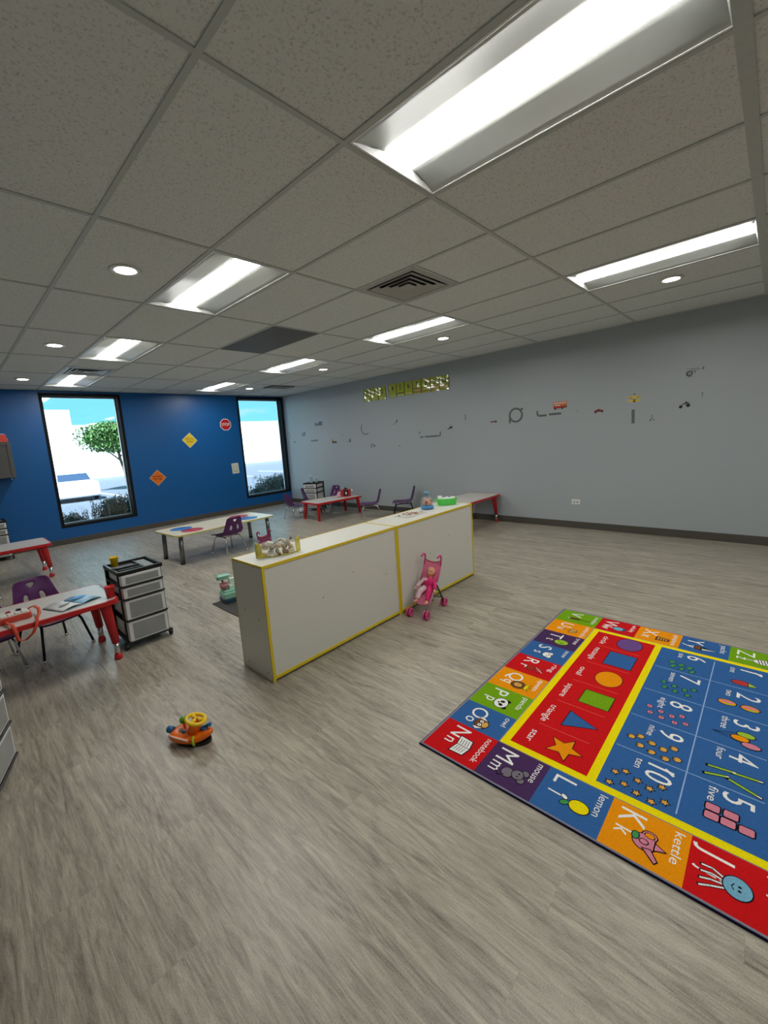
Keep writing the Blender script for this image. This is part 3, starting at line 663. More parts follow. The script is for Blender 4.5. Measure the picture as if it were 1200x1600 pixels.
for (a0, b0, a1, b1, lt, c, wd) in cells:
    rq(a0, b0, a1, b1, c, 0); base = b0 + (.066 if b0 < .1 else .034)
    rt(lt[0], a0 + .022, base, .086, 'white', 1, bold=0, narrow=.92, slant=.05); rt(lt[1], a0 + .115, base, .062 if lt[1] in 'lkt' else .066, 'white', 1, bold=0, narrow=.88, slant=.05)
    if wd: rt(wd, a0 + .018, b1 - .046, .030, 'white', 1, width=min(.175, .024 * len(wd)))
    PC[lt[0]] = (a0 + .135, (b0 + .155 if b0 < .1 else b0 + .14))
# yellow frame and panels
rq(.228, .300, 1.686, 1.300, 'yellow', 2); rq(.262, .336, 1.650, .682, 'red', 3); rq(.262, .718, 1.650, 1.264, 'blue', 3)
for a in (.468, .718, .966, 1.211, 1.448): rl([(a, .395), (a, .632)], .004, 'lred', 4)
for a in (.532, .820, 1.096, 1.371): rl([(a, .728), (a, 1.236)], .004, 'pale', 4)
rl([(.287, .993), (1.626, .993)], .005, 'pale', 4)
for st, a, wd in (('circle', .315, .12), ('rectangle', .505, .175), ('oval', .80, .10), ('square', 1.022, .143), ('triangle', 1.265, .157), ('star', 1.510, .09)): rt(st, a, .388, .034, 'white', 4, width=wd)
re_(.354, .552, .085, .072, 'lav', 4, .004, n=32); rp([(.508, .478), (.682, .478), (.682, .628), (.508, .628)], 'blue', 4, .004)
re_(.847, .555, .084, .068, 'orange', 4, .004, n=32); rp([(1.022, .486), (1.154, .486), (1.154, .632), (1.022, .632)], 'green', 4, .004)
rp([(1.262, .485), (1.395, .485), (1.328, .628)], 'blue', 4, .004)
def star(a, b, r, k=.45, n=5, ro=pi / 2): return [(a + (r if i % 2 == 0 else r * k) * cos(ro + pi * i / n), b + (r if i % 2 == 0 else r * k) * sin(ro + pi * i / n)) for i in range(2 * n)]
rp(star(1.550, .552, .078), 'orange', 4, .004)
num = [('6', 'six', .285, .86), ('7', 'seven', .56, .86), ('8', 'eight', .858, .86), ('9', 'nine', 1.135, .86), ('10', 'ten', 1.405, .862),
       ('1', 'one', .30, 1.112), ('2', 'two', .58, 1.112), ('3', 'three', .85, 1.115), ('4', 'four', 1.115, 1.117), ('5', 'five', 1.392, 1.115)]
for st, wd, a, b in num:
    rt(st, a, b, .096, 'white', 4, bold=0, narrow=.9, slant=.08); rt(wd, a + .002, b - .044, .030, 'white', 4, width=min(.11, .021 * len(wd)))
rl([(.330, 1.205), (.306, 1.176)], .011, 'white', 5); rl([(1.432, .955), (1.408, .926)], .011, 'white', 5)
rd = random.Random(5)
SP = [(-.03, 0), (.03, .012), (-.012, .052), (.045, .062), (.0, .10), (.052, .118), (-.03, .138), (.03, .16), (-.008, -.035), (.05, -.04)]
for q in range(6):
    x, y = .455 + SP[q][0] * .8, .80 + SP[q][1] * .9; ro = rd.random() * 3
    rp([(x + .021 * cos(ro + t), y + .012 * sin(ro + t) + .007 * cos(t)) for t in (0, 1.2, 2.8, 4.4)], 'leaf', 5, .003)
for q in range(7): re_(.72 + SP[q][0] * .9, .80 + SP[q][1], .014, .011, 'leaf', 5 + 0, .0035, n=10); rl([(.72 + SP[q][0] * .9, .81 + SP[q][1]), (.725 + SP[q][0] * .9, .822 + SP[q][1])], .003, 'dark', 6)
for q in range(8):
    x, y = 1.005 + SP[q][0] * .9, .785 + SP[q][1]; re_(x, y, .0125, .0125, 'pink', 5, .003, n=12); re_(x, y, .004, .004, 'dark', 7, 0, n=8)
for q in range(9):
    x, y = 1.285 + SP[q][0] * 1.1, .80 + SP[q][1] * .95; re_(x, y - .011, .005, .005, 'tan', 5, .0025, n=8); re_(x, y, .014, .015, 'tan', 5, .0035, n=12)
for q in range(10): rp(star(1.56 + SP[q][0] * 1.25, .80 + SP[q][1] * .95, .015, .5), 'tan', 5, .0035)
re_(.468, 1.125, .024, .042, 'crim', 5, .004); rp([(.45, 1.155), (.49, 1.155), (.478, 1.19)], 'lgrn', 7, .003)
for x, y in ((.715, 1.08), (.715, 1.17)): re_(x, y, .024, .036, 'orange', 5, .004); re_(x - .006, y, .010, .030, 'pink', 7, 0); re_(x + .014, y + .01, .006, .02, 'lgrn', 7, 0)
for k, (x, y, c) in enumerate(((.962, 1.165, 'lgrn'), (1.0, 1.145, 'orange'), (1.035, 1.185, 'pink'))): rl([(x, y - .02), (1.0, 1.045)], .003, 'dark', 5); re_(x, y, .020, .032, c, 6 + 2 * k, .004)
for x0, y0, x1, y1 in ((1.272, 1.05, 1.258, 1.145), (1.33, 1.045, 1.30, 1.125), (1.264, 1.13, 1.253, 1.228), (1.31, 1.12, 1.352, 1.226)):
    rl([(x0, y0), (x1, y1)], .017, 'dark', 5); rl([(x0 + (x1 - x0) * .08, y0 + (y1 - y0) * .08), (x0 + (x1 - x0) * .86, y0 + (y1 - y0) * .86)], .010, 'lgrn', 6); rl([(x0 + (x1 - x0) * .9, y0 + (y1 - y0) * .9), (x1, y1)], .007, 'white', 7)
for x, y in ((1.512, 1.092), (1.557, 1.092), (1.512, 1.146), (1.557, 1.140), (1.557, 1.192)): rp(rrect(x - .018, y - .021, x + .018, y + .021, .006, 2), 'pink', 5, .005); rl([(x + .020, y - .02), (x + .020, y + .02)], .003, 'dark', 7)
# pictures in the letter squares
a, b = PC['N']; rp([(a - .055, b - .03), (a, b - .02), (a + .055, b - .03), (a + .05, b + .035), (a, b + .045), (a - .05, b + .035)], 'white', 3, .005)
for k in range(4): rl([(a - .042, b - .016 + .013 * k), (a - .008, b - .010 + .013 * k)], .003, 'dark', 5); rl([(a + .008, b - .010 + .013 * k), (a + .042, b - .016 + .013 * k)], .003, 'dark', 5)
rl([(a, b - .02), (a, b + .045)], .004, 'dark', 5)
a, b = PC['O']; re_(a, b, .038, .034, 'brown', 3); rp([(a - .05, b - .01), (a - .035, b - .03), (a - .03, b + .02)], 'white', 5, .003); rp([(a + .05, b - .01), (a + .03, b + .02), (a + .035, b - .03)], 'white', 5, .003)
re_(a, b + .02, .022, .016, 'tan', 5); re_(a - .014, b - .004, .010, .010, 'white', 7); re_(a + .014, b - .004, .010, .010, 'white', 7); re_(a - .014, b - .004, .004, .004, 'dark', 9, 0); re_(a + .014, b - .004, .004, .004, 'dark', 9, 0)
a, b = PC['P']; re_(a - .03, b + .03, .013, .013, 'dark', 3, 0); re_(a + .03, b + .03, .013, .013, 'dark', 3, 0); re_(a, b, .042, .036, 'white', 4); re_(a - .015, b + .004, .010, .013, 'dark', 6, 0, .5); re_(a + .015, b + .004, .010, .013, 'dark', 6, 0, -.5); re_(a, b - .014, .007, .005, 'dark', 6, 0)
a, b = PC['Q']; re_(a, b, .036, .040, 'brown', 3); re_(a, b - .002, .020, .024, 'tan', 5); rp([(a - .02, b + .038), (a + .02, b + .038), (a + .028, b + .065), (a + .008, b + .05), (a, b + .07), (a - .008, b + .05), (a - .028, b + .065)], 'yellow', 5, .003); re_(a - .008, b, .003, .003, 'dark', 7, 0); re_(a + .008, b, .003, .003, 'dark', 7, 0)
a, b = PC['R']; re_(a, b - .02, .022, .024, 'brown', 3); re_(a, b - .02, .013, .015, 'red', 5, 0); rp([(a - .02, b + .02), (a + .02, b + .02), (a + .024, b + .042), (a, b + .052), (a - .024, b + .042)], 'crim', 4, .003); rl([(a - .02, b + .01), (a + .02, b + .06)], .003, 'white', 7)
a, b = PC['S']; re_(a, b, .030, .026, 'white', 3, .003); re_(a - .02, b + .018, .016, .014, 'white', 4, .003); re_(a + .02, b + .018, .016, .014, 'white', 4, .003); re_(a + .004, b + .004, .022, .02, 'white', 6, 0); re_(a, b + .012, .005, .005, 'dark', 7, 0); re_(a - .016, b + .016, .004, .004, 'dark', 7, 0); re_(a + .014, b + .002, .004, .004, 'dark', 7, 0)
a, b = PC['T']; rl([(a, b - .08), (a, b)], .008, 'brown', 3); re_(a, b + .015, .034, .044, 'lgrn', 4); re_(a + .01, b + .02, .012, .016, 'green', 6, 0); re_(a - .012, b - .004, .009, .010, 'green', 6, 0)
a, b = PC['U']; rl([(a, b - .06), (a, b + .02)], .004, 'dark', 3); rp([(a - .035, b), (a + .035, b), (a + .025, b + .035), (a, b + .048), (a - .025, b + .035)], 'tan', 4, .004); rl([(a - .012, b), (a, b + .045), (a + .012, b)], .003, 'dark', 7)
a, b = PC['V']; re_(a, b - .05, .016, .022, 'brown', 3); re_(a, b - .022, .013, .018, 'brown', 3); rl([(a, b - .02), (a, b + .075)], .007, 'dark', 6)
a, b = PC['W']; re_(a, b, .028, .036, 'sky', 3); rp([(a - .02, b + .03), (a + .02, b + .03), (a, b + .052)], 'blue', 5, .003); rl([(a, b + .05), (a - .004, b + .085)], .003, 'white', 5)
a, b = PC['X']; rp([(a - .028, b - .02), (a + .028, b - .02), (a + .016, b + .05), (a - .016, b + .05)], 'brown', 3, .004)
for k in range(4): rl([(a - .02 + .003 * k, b - .008 + .015 * k), (a + .02 - .003 * k, b - .008 + .015 * k)], .006, 'tan', 5)
a, b = PC['Y']; rp([(a - .028, b - .03), (a + .028, b - .03), (a + .018, b - .06), (a - .018, b - .06)], 'brown', 3, .004); rp([(a + .003, b - .022), (a + .022, b - .022), (a + .003, b + .05)], 'white', 4, .003); rp([(a - .003, b - .022), (a - .024, b - .022), (a - .003, b + .035)], 'dark', 4)
a, b = PC['Z']; re_(a, b + .02, .030, .048, 'white', 3)
for k in range(5): rl([(a - .024, b - .008 + .014 * k), (a + .024, b + .002 + .014 * k)], .005, 'dark', 5)
rl([(a, b - .08), (a, b - .03)], .006, 'white', 4)
a, b = PC['M']; re_(a - .025, b + .045, .016, .015, 'grey', 3); re_(a + .022, b + .042, .016, .015, 'grey', 3); re_(a, b + .02, .026, .024, 'grey', 4); re_(a + .012, b - .022, .028, .024, 'grey', 3); rl([(a + .03, b - .03), (a + .05, b - .05), (a + .03, b - .068)], .004, 'dark', 6); re_(a - .008, b + .024, .004, .004, 'dark', 7, 0); re_(a + .010, b + .022, .004, .004, 'dark', 7, 0)
a, b = PC['L']; re_(a, b + .02, .030, .036, 'yellow', 3); re_(a + .01, b - .032, .010, .018, 'leaf', 3, .003, .7); re_(a - .016, b - .040, .008, .014, 'white', 3, .003, -.5)
a, b = PC['K']; re_(a, b - .01, .034, .036, 'pink', 3); rp([(a - .014, b + .022), (a + .014, b + .022), (a, b + .05)], 'pink', 4, .004); rp([(a + .028, b - .01), (a + .066, b + .03), (a + .056, b + .036), (a + .022, b + .012)], 'pink', 4, .004)
re_(a - .036, b, .018, .022, 'pink', 2, .004); re_(a - .036, b, .010, .014, 'orange', 4, .003); re_(a, b - .012, .010, .012, 'pink', 6); re_(a - .012, b - .04, .016, .010, 'leaf', 5)
a, b = PC['J']; a -= .005; b -= .055; re_(a - .005, b + .045, .040, .036, 'sky', 4); re_(a - .012, b + .05, .004, .005, 'dark', 6, 0); re_(a + .004, b + .05, .004, .005, 'dark', 6, 0); rl([(a - .016, b + .036), (a - .004, b + .03), (a + .008, b + .036)], .003, 'dark', 6)
for q, dx in enumerate((-.03, -.01, .012, .034)): rl([(a + dx * .6, b + .012), (a + dx * 1.1, b - .02), (a + dx * 1.3 + .01, b - .05)], .011, 'dark', 2); rl([(a + dx * .6, b + .012), (a + dx * 1.1, b - .02), (a + dx * 1.3 + .01, b - .047)], .006, 'white', 3)
tag(rug.build('alphabet_rug', RMAT), 'colourful rectangular rug with alphabet squares, shapes and numbers one to ten', 'rug')

# ---------------------------------------------------------------- wall signs, posters, decals
def FW(x, z): return Matrix(((1, 0, 0, x), (0, 0, -1, YB), (0, 1, 0, z), (0, 0, 0, 1)))
def RW(y, z): return Matrix(((0, 0, -1, XG), (-1, 0, 0, y), (0, 1, 0, z), (0, 0, 0, 1)))
VC = dict(black=(24, 24, 26), grey=(92, 98, 98), lgrey=(128, 134, 134), red=(176, 44, 40), dred=(120, 36, 44), orange=(226, 110, 20), yellow=(232, 200, 40), lime=(168, 178, 40), white=(235, 235, 235), tan=(196, 168, 120), brown=(120, 80, 50), cream=(222, 224, 206), blue=(70, 90, 120), orng2=(206, 110, 70), stop=(190, 24, 36))
VI = {k: i for i, k in enumerate(VC)}; VM = [mat('vinyl_' + k, c, .35, var=.04) for k, c in VC.items()]
def flat(m, poly, c, L, M): m.prism(poly, .0006 + .0006 * L, .0010 + .0006 * L, VI[c], M)
def ngon(n, r, ro=0, cx=0, cy=0, sx=1): return [(cx + r * sx * cos(ro + 2 * pi * i / n), cy + r * sin(ro + 2 * pi * i / n)) for i in range(n)]
M = FW(3.055, 1.01) @ Matrix.Rotation(radians(-3), 4, 'Z'); m = MB()
flat(m, ngon(4, .165), 'tan', 0, M); flat(m, ngon(4, .148), 'orange', 1, M)
add_text(m, 'NO PARKING', 0, .014, .030, VI['black'], M, .0022, .01, width=.19, center=True); add_text(m, 'ANY TIME', 0, -.040, .030, VI['black'], M, .0022, .01, width=.16, center=True)
tag(m.build('diamond_sign', VM), 'orange diamond sign on the blue wall, lower left of the yellow one', 'sign')
M = FW(3.798, 1.735) @ Matrix.Rotation(radians(-5), 4, 'Z'); m = MB()
flat(m, ngon(4, .165), 'cream', 0, M); flat(m, ngon(4, .150), 'yellow', 1, M)
add_text(m, 'KIDS AT', 0, .014, .036, VI['brown'], M, .0022, .01, width=.17, center=True); add_text(m, 'WORK', 0, -.044, .036, VI['brown'], M, .0022, .01, width=.13, center=True)
tag(m.build('diamond_sign', VM), 'yellow diamond sign in the middle of the blue wall', 'sign')
M = FW(4.650, 2.048); m = MB()
flat(m, ngon(8, .140, pi / 8), 'white', 0, M); flat(m, ngon(8, .124, pi / 8), 'stop', 1, M); add_text(m, 'STOP', 0, -.028, .062, VI['white'], M, .0022, .02, width=.19, center=True)
tag(m.build('stop_sign', VM), 'red octagonal stop sign near the right window on the blue wall', 'sign')
M = FW(4.765, 1.035) @ Matrix.Rotation(radians(2), 4, 'Z'); m = MB()
flat(m, [(-.085, -.12), (.085, -.12), (.085, .12), (-.085, .12)], 'cream', 0, M)
for y in (.08, .04, 0, -.04):
    for x in (-.04, .03): flat(m, ngon(8, .013, 0, x, y), 'lgrey', 1, M)
flat(m, [(-.05, -.082), (0, -.082), (0, -.07), (-.05, -.07)], 'black', 1, M); flat(m, [(.015, -.08), (.05, -.08), (.05, -.065), (.015, -.065)], 'black', 1, M)
tag(m.build('wall_notice', VM), 'small pale notice sheet on the blue wall left of the right window', 'notice')

M_CARD = mat('laminated_lime', (172, 182, 48), .10, var=.05, scale=6, bump=.35, coat=1)
def numcard(st, y, z, wd, hh, lb, k):
    m = MB(); M = RW(y, z); n = 6; rd = random.Random(k + 3); ph = rd.random() * 6
    def wob(s, t): return .003 + .0035 * (1 + sin(s * 26 + ph + t * 19) * cos(t * 22 + ph))
    vs = [(wd * i / n, -hh * j / n, wob(wd * i / n, -hh * j / n)) for j in range(n + 1) for i in range(n + 1)]
    m.add(vs, [(j * (n + 1) + i, (j + 1) * (n + 1) + i, (j + 1) * (n + 1) + i + 1, j * (n + 1) + i + 1) for j in range(n) for i in range(n)], 0, True, M)
    add_text(m, st, wd / 2, -.125, .085, 1, M, .0105, .02, center=True, narrow=.8)
    cc = [(2, -.15), (3, -.185), (2, -.215)] if st in ('7', '8', '9', '10') else ([(1, -.19), (4, -.225)] if st == '5' else [(4, -.215)])
    for (c, t) in cc: m.box((.02, t - .008, .0102), (wd - .02, t + .008, .0108), c, M)
    fr = .004
    for a, b in (((0, -hh, .0005), (fr, 0, .0112)), ((wd - fr, -hh, .0005), (wd, 0, .0112))): m.box(a, b, 1, M)
    tag(m.build('number_card', [M_CARD, VM[VI['black']], mat('card_rust', (150, 80, 40), .2, coat=1), mat('card_tan', (200, 180, 120), .15, coat=1), mat('card_pale', (196, 200, 130), .15, coat=1)]), lb, 'number card', 'yellow green number cards under the ceiling')
for k, st in enumerate('012'): numcard(st, 6.245 - k * .205, 2.505 - .004 * k, .2, .245, 'yellow green number card reading %s in the short row nearest the corner' % st, k)
for k, st in enumerate(['4', '5', '6', '7', '8', '9', '10']): numcard(st, 5.556 - k * .2005, 2.512 - .002 * k, .197, .245, 'yellow green number card reading %s in the long row' % st, 10 + k)

def decal(name, lb, y, z, polys, cat='wall decal', group='vehicle and road stickers on the grey wall'):
    m = MB(); M = RW(y, z)
    for L, (c, p) in enumerate(polys): flat(m, p, c, L * .4, M)
    tag(m.build(name, VM), lb, cat, group)
R4 = lambda x0, y0, x1, y1: [(x0, y0), (x1, y0), (x1, y1), (x0, y1)]
def ringp(c, r0, r1, a0, a1, n=24, cx=0, cy=0):
    return [(c, [(cx + r * cos(t), cy + r * sin(t)) for r, t in ((r0, a), (r1, a), (r1, a2), (r0, a2))]) for a, a2 in [(a0 + (a1 - a0) * i / n, a0 + (a1 - a0) * (i + 1) / n) for i in range(n)]]
def decal0(name, lb, y, z, polys):
    m = MB(); M = RW(y, z)
    for q, (c, p) in enumerate(polys): m.prism(p, .0006, .001 + q * .00002, VI[c], M)
    tag(m.build(name, VM), lb, 'wall decal', 'vehicle and road stickers on the grey wall')
W4 = lambda x, y, r: ngon(10, r, 0, x, y)
decal0('road_sticker', 'grey circular roundabout road sticker on the grey wall', 2.962, 1.703, ringp('grey', .085, .115, 0, 2 * pi, 36) + [('grey', [(-.115, -.12), (-.085, -.12), (-.085, 0), (-.115, 0)]), ('grey', [(.07, .05), (.12, .075), (.12, .105), (.07, .09)])])
decal0('road_sticker', 'grey bent road sticker right of the roundabout sticker', 2.635, 1.66, [('grey', R4(.04, -.015, .15, .015)), ('grey', R4(0, .03, .025, .075))] + ringp('grey', .025, .052, pi, 1.5 * pi, 8, .05, .036))
decal0('road_sticker', 'short straight grey road sticker beneath the red bus sticker', 2.45, 1.668, [('grey', R4(0, -.016, .175, .016))])
decal0('road_sticker', 'upright grey road sticker below the yellow plane sticker', 1.385, 1.633, [('grey', R4(0, -.175, .035, 0)), ('lgrey', R4(.016, -.165, .019, -.01))])
decal0('road_sticker', 'curved thin grey road sticker nearest the yellow green cards', 6.28, 1.72, ringp('grey', .115, .135, radians(140), radians(310), 20))
decal0('road_sticker', 'long grey road sticker with an upturned end', 4.74, 1.464, [('grey', R4(0, -.014, .31, .014)), ('grey', R4(.335, .03, .362, .075))] + ringp('grey', .014, .041, 1.5 * pi, 2 * pi, 8, .32, .027))
decal0('road_sticker', 'tiny grey road sticker left of the long upturned one', 4.85, 1.461, [('grey', R4(0, -.014, .075, .014))])
decal0('road_sticker', 'short straight grey road sticker near the room corner', 8.16, 1.547, [('grey', R4(0, -.018, .26, .018))])
decal0('road_sticker', 'small upright grey post sticker high on the grey wall', 3.87, 1.745, [('grey', R4(0, -.045, .014, .045))])
bus = [('orng2', R4(0, 0, .19, .095)), ('orng2', R4(.0, -.02, .15, .0))]
decal('bus_sticker', 'red double decker bus sticker on the grey wall', 2.383, 1.745, [('orng2', R4(0, 0, .19, .092)), ('red', R4(0, -.004, .155, .028))] + [('cream', R4(.012 + .036 * i, .062, .034 + .036 * i, .082)) for i in range(5)] + [('cream', R4(.03 + .036 * i, .03, .05 + .036 * i, .05)) for i in range(2)] + [('brown', R4(.14, .0, .188, .03)), ('black', W4(.025, -.006, .014)), ('black', W4(.125, -.004, .014))])
decal('car_sticker', 'small dark red car sticker right of the bus sticker', 1.835, 1.65, [('dred', [(0, -.01), (.115, -.004), (.115, .014), (.085, .018), (.07, .03), (.04, .03), (.02, .016), (0, .012)]), ('black', W4(.018, -.012, .012)), ('black', W4(.098, -.006, .012))])
decal('plane_sticker', 'yellow biplane sticker on the grey wall', 1.425, 1.735, [('yellow', R4(0, 0, .135, .022)), ('yellow', R4(-.004, .042, .138, .064)), ('black', R4(.0, .046, .045, .052)), ('black', R4(.09, .05, .134, .056)), ('black', R4(.05, .026, .088, .032)), ('brown', W4(.068, .004, .016)), ('yellow', R4(.062, .06, .074, .09)), ('black', [(.055, .086), (.082, .086), (.068, .106)])])
decal('motorcycle_sticker', 'dark motorcycle sticker right of the yellow biplane', .885, 1.63, [('black', W4(.02, -.012, .019)), ('black', W4(.092, 0, .022)), ('black', [(.01, .0), (.06, .016), (.11, .03), (.075, .04), (.05, .012)]), ('black', [(.06, .03), (.07, .05), (.076, .048), (.072, .03)])])
hel = [('grey', R4(.0, .082, .125, .087)), ('grey', R4(.055, .045, .060, .085)), ('lgrey', [(.06, .058), (.165, .07), (.165, .076), (.06, .072)]), ('grey', R4(.16, .062, .172, .094)), ('black', W4(.035, .032, .034)), ('lgrey', W4(.037, .033, .024)), ('grey', R4(.01, -.012, .085, -.008)), ('grey', W4(.088, .045, .01))]
decal('helicopter_sticker', 'grey helicopter sticker highest on the right of the grey wall', .825, 1.965, hel)
decal('lamp_post_sticker', 'tiny lamp post sticker below the helicopter sticker', .662, 1.70, [('grey', R4(0, 0, .004, .05)), ('grey', W4(.002, .055, .009))])
decal('cone_sticker', 'small dotted tripod sticker left of the motorcycle sticker', 1.18, 1.482, [('black', W4(.004, .0, .008)), ('black', W4(.042, .004, .007)), ('grey', [(.0, 0), (.022, .05), (.028, .05), (.01, .0)]), ('grey', [(.02, .03), (.042, .005), (.036, .002)]), ('black', W4(.022, .058, .006))])
decal('lamp_post_sticker', 'faint lamp post sticker between the bus and the small red car', 2.052, 1.645, [('lgrey', R4(0, 0, .004, .035)), ('lgrey', W4(.002, .04, .009))])
decal('truck_sticker', 'dark helicopter shaped sticker above the long upturned road sticker', 4.235, 1.59, [('black', [(0, -.012), (.04, -.004), (.05, .02), (.105, .028), (.105, -.006), (.06, -.012), (.03, -.024), (.004, -.022)]), ('black', R4(.04, .038, .085, .042))])
decal('racing_car_sticker', 'small red racing car sticker left of the roundabout sticker', 3.395, 1.63, [('dred', [(0, 0), (.05, -.008), (.11, -.008), (.11, .014), (.05, .012), (0, .01)]), ('black', W4(.015, 0, .010)), ('black', W4(.092, .001, .017)), ('lgrey', W4(.072, .008, .009))])
decal('tripod_sticker', 'tiny dark triangle sticker above the small road piece', 4.872, 1.535, [('black', [(0, 0), (.035, 0), (.018, .03)]), ('grey', R4(.016, .03, .020, .055))])
decal('motorcycle_sticker', 'small dark motorcycle sticker below the curved road sticker', 6.155, 1.33, [('black', W4(.02, .0, .016)), ('black', W4(.105, .012, .018))] + [('grey', [(.0, .01), (.02, .055), (.06, .065), (.10, .035), (.09, .022), (.05, .045), (.03, .04), (.02, .01)])])
decal('plane_sticker', 'small brown aeroplane sticker between the curved and long road stickers', 5.51, 1.74, [('brown', [(0, -.01), (.03, 0), (.055, .035), (.10, .045), (.10, .0), (.135, .085), (.12, .085), (.085, .055), (.06, .045), (.02, .012)]), ('grey', W4(.115, .08, .014))])
decal('fish_sticker', 'faint pale sticker below the long grey road sticker', 5.40, 1.315, [('lgrey', [(0, 0), (.03, -.015), (.06, .01), (.045, .03), (.02, .02)])])
decal('castle_sticker', 'grey city skyline sticker near the room corner', 7.96, 1.90, [('grey', R4(0, -.01, .28, .012)), ('grey', R4(.0, .012, .06, .055)), ('grey', R4(.08, .01, .13, .045)), ('blue', [(.13, .01), (.26, .01), (.28, .06), (.20, .085), (.14, .05)])])
decal('robot_sticker', 'small grey rover sticker left of the skyline sticker', 8.52, 1.715, [('grey', W4(.04, -.025, .028)), ('grey', W4(.13, -.015, .028)), ('grey', [(.03, -.01), (.15, .0), (.17, .07), (.12, .05), (.09, .02), (.06, .055), (.04, .04)])])
decal('flag_sticker', 'faint grey triangular sticker beside the right window', 9.05, 1.70, [('lgrey', [(0, .12), (.03, .12), (.06, -.03), (.03, -.03)])])
decal('blob_sticker', 'tiny blue grey sticker low by the room corner', 8.88, 1.55, [('blue', [(0, .0), (.05, -.025), (.10, .0), (.05, .025)])])
decal('digger_sticker', 'black and tan truck sticker near the small red table', 7.39, 1.475, [('tan', R4(.02, .02, .17, .065)), ('black', R4(0, .06, .04, .07)), ('black', R4(.01, -.005, .04, .05)), ('black', R4(.01, -.01, .16, .018)), ('black', W4(.04, -.012, .017)), ('black', W4(.135, -.012, .017))])
decal('bulldozer_sticker', 'dark pointed sticker right of the tan truck sticker', 6.87, 1.475, [('black', W4(.0, .0, .010)), ('grey', [(.05, -.02), (.11, -.02), (.11, .03), (.085, .07), (.06, .03)])])
decal('dot_sticker', 'tiny faint round sticker above the tan truck sticker', 7.02, 1.62, [('lgrey', W4(.01, .0, .016))])

t = thing('wall_outlet', 'white wall outlet plate low on the grey wall', 'outlet', (XG, 2.076, .388))
m = MB(); m.prism(rrect(-.058, -.036, .058, .036, .005, 3), 0, .006, 0, Matrix(((0, 0, -1, 0), (-1, 0, 0, 0), (0, 1, 0, 0), (0, 0, 0, 1)))); m.build('cover_plate', M_WHITE, t, bevel=.0015)
for sy in (-1, 1): m = MB(); m.lathe([(.0001, 0), (.016, 0), (.016, .0085), (.0001, .0085)], n=16, M=Matrix.Translation((0, sy * .022, 0)) @ Matrix.Rotation(-pi / 2, 4, 'Y')); m.build('socket', mat('socket_grey', (176, 178, 178), .4), t)

# wall cabinet and red boxes
t = thing('wall_cabinet', 'grey wall cabinet at the left edge of the blue wall', 'cabinet', (.27, YB, 1.275)); MC = mat('cabinet_grey', (86, 86, 84), .5, var=.04)
m = MB(); m.box((-.58, -.29, 0), (.58, -.001, .575)); m.build('body', MC, t, bevel=.003)
for sx in (0, 1):
    m = MB(); x0 = -.575 + .58 * sx; m.box((x0, -.31, .005), (x0 + .57, -.2905, .57)); d_ = m.build('door', MC, t, bevel=.002)
    m = MB(); a, b, c, d2 = x0, x0 + .57, .005, .57; w_ = .05
    for q in (((a, -.318, c), (a + w_, -.3105, d2)), ((b - w_, -.318, c), (b, -.3105, d2)), ((a + w_, -.318, c), (b - w_, -.3105, c + w_)), ((a + w_, -.318, d2 - w_), (b - w_, -.3105, d2))): m.box(*q)
    m.build('door_rail', MC, d_, bevel=.002)
m = MB(); m.box((.52, -.20, -.035), (.535, -.18, 0)); m.build('bracket', M_ALU, t)
MRB = mat('coral_card', (224, 78, 66), .6, var=.05)
for k, (z, xr, lb) in enumerate(((0, .83, 'coral red flat box on the wall cabinet, lower of two'), (.058, .815, 'coral red flat box on the wall cabinet, top one'))):
    t = thing('storage_box', lb, 'box', (.45, YB - .16, 1.850 + z), 0, 'coral boxes on the wall cabinet')
    m = MB(); m.box((-.3, -.12, 0), (xr - .45, .12, .042)); m.build('box', MRB, t, bevel=.003); m = MB(); m.box((-.303, -.123, .042), (xr - .447, .123, .0565)); m.build('lid', mat('coral_lid', (238, 96, 82), .6), t, bevel=.003)
m = MB(); m.box((.25, YB - .25, 1.9662), (.80, YB - .06, 1.982)); tag(m.build('paper_stack', mat('bluish_paper', (150, 160, 190), .7)), 'thin bluish paper stack on top of the coral boxes', 'papers')

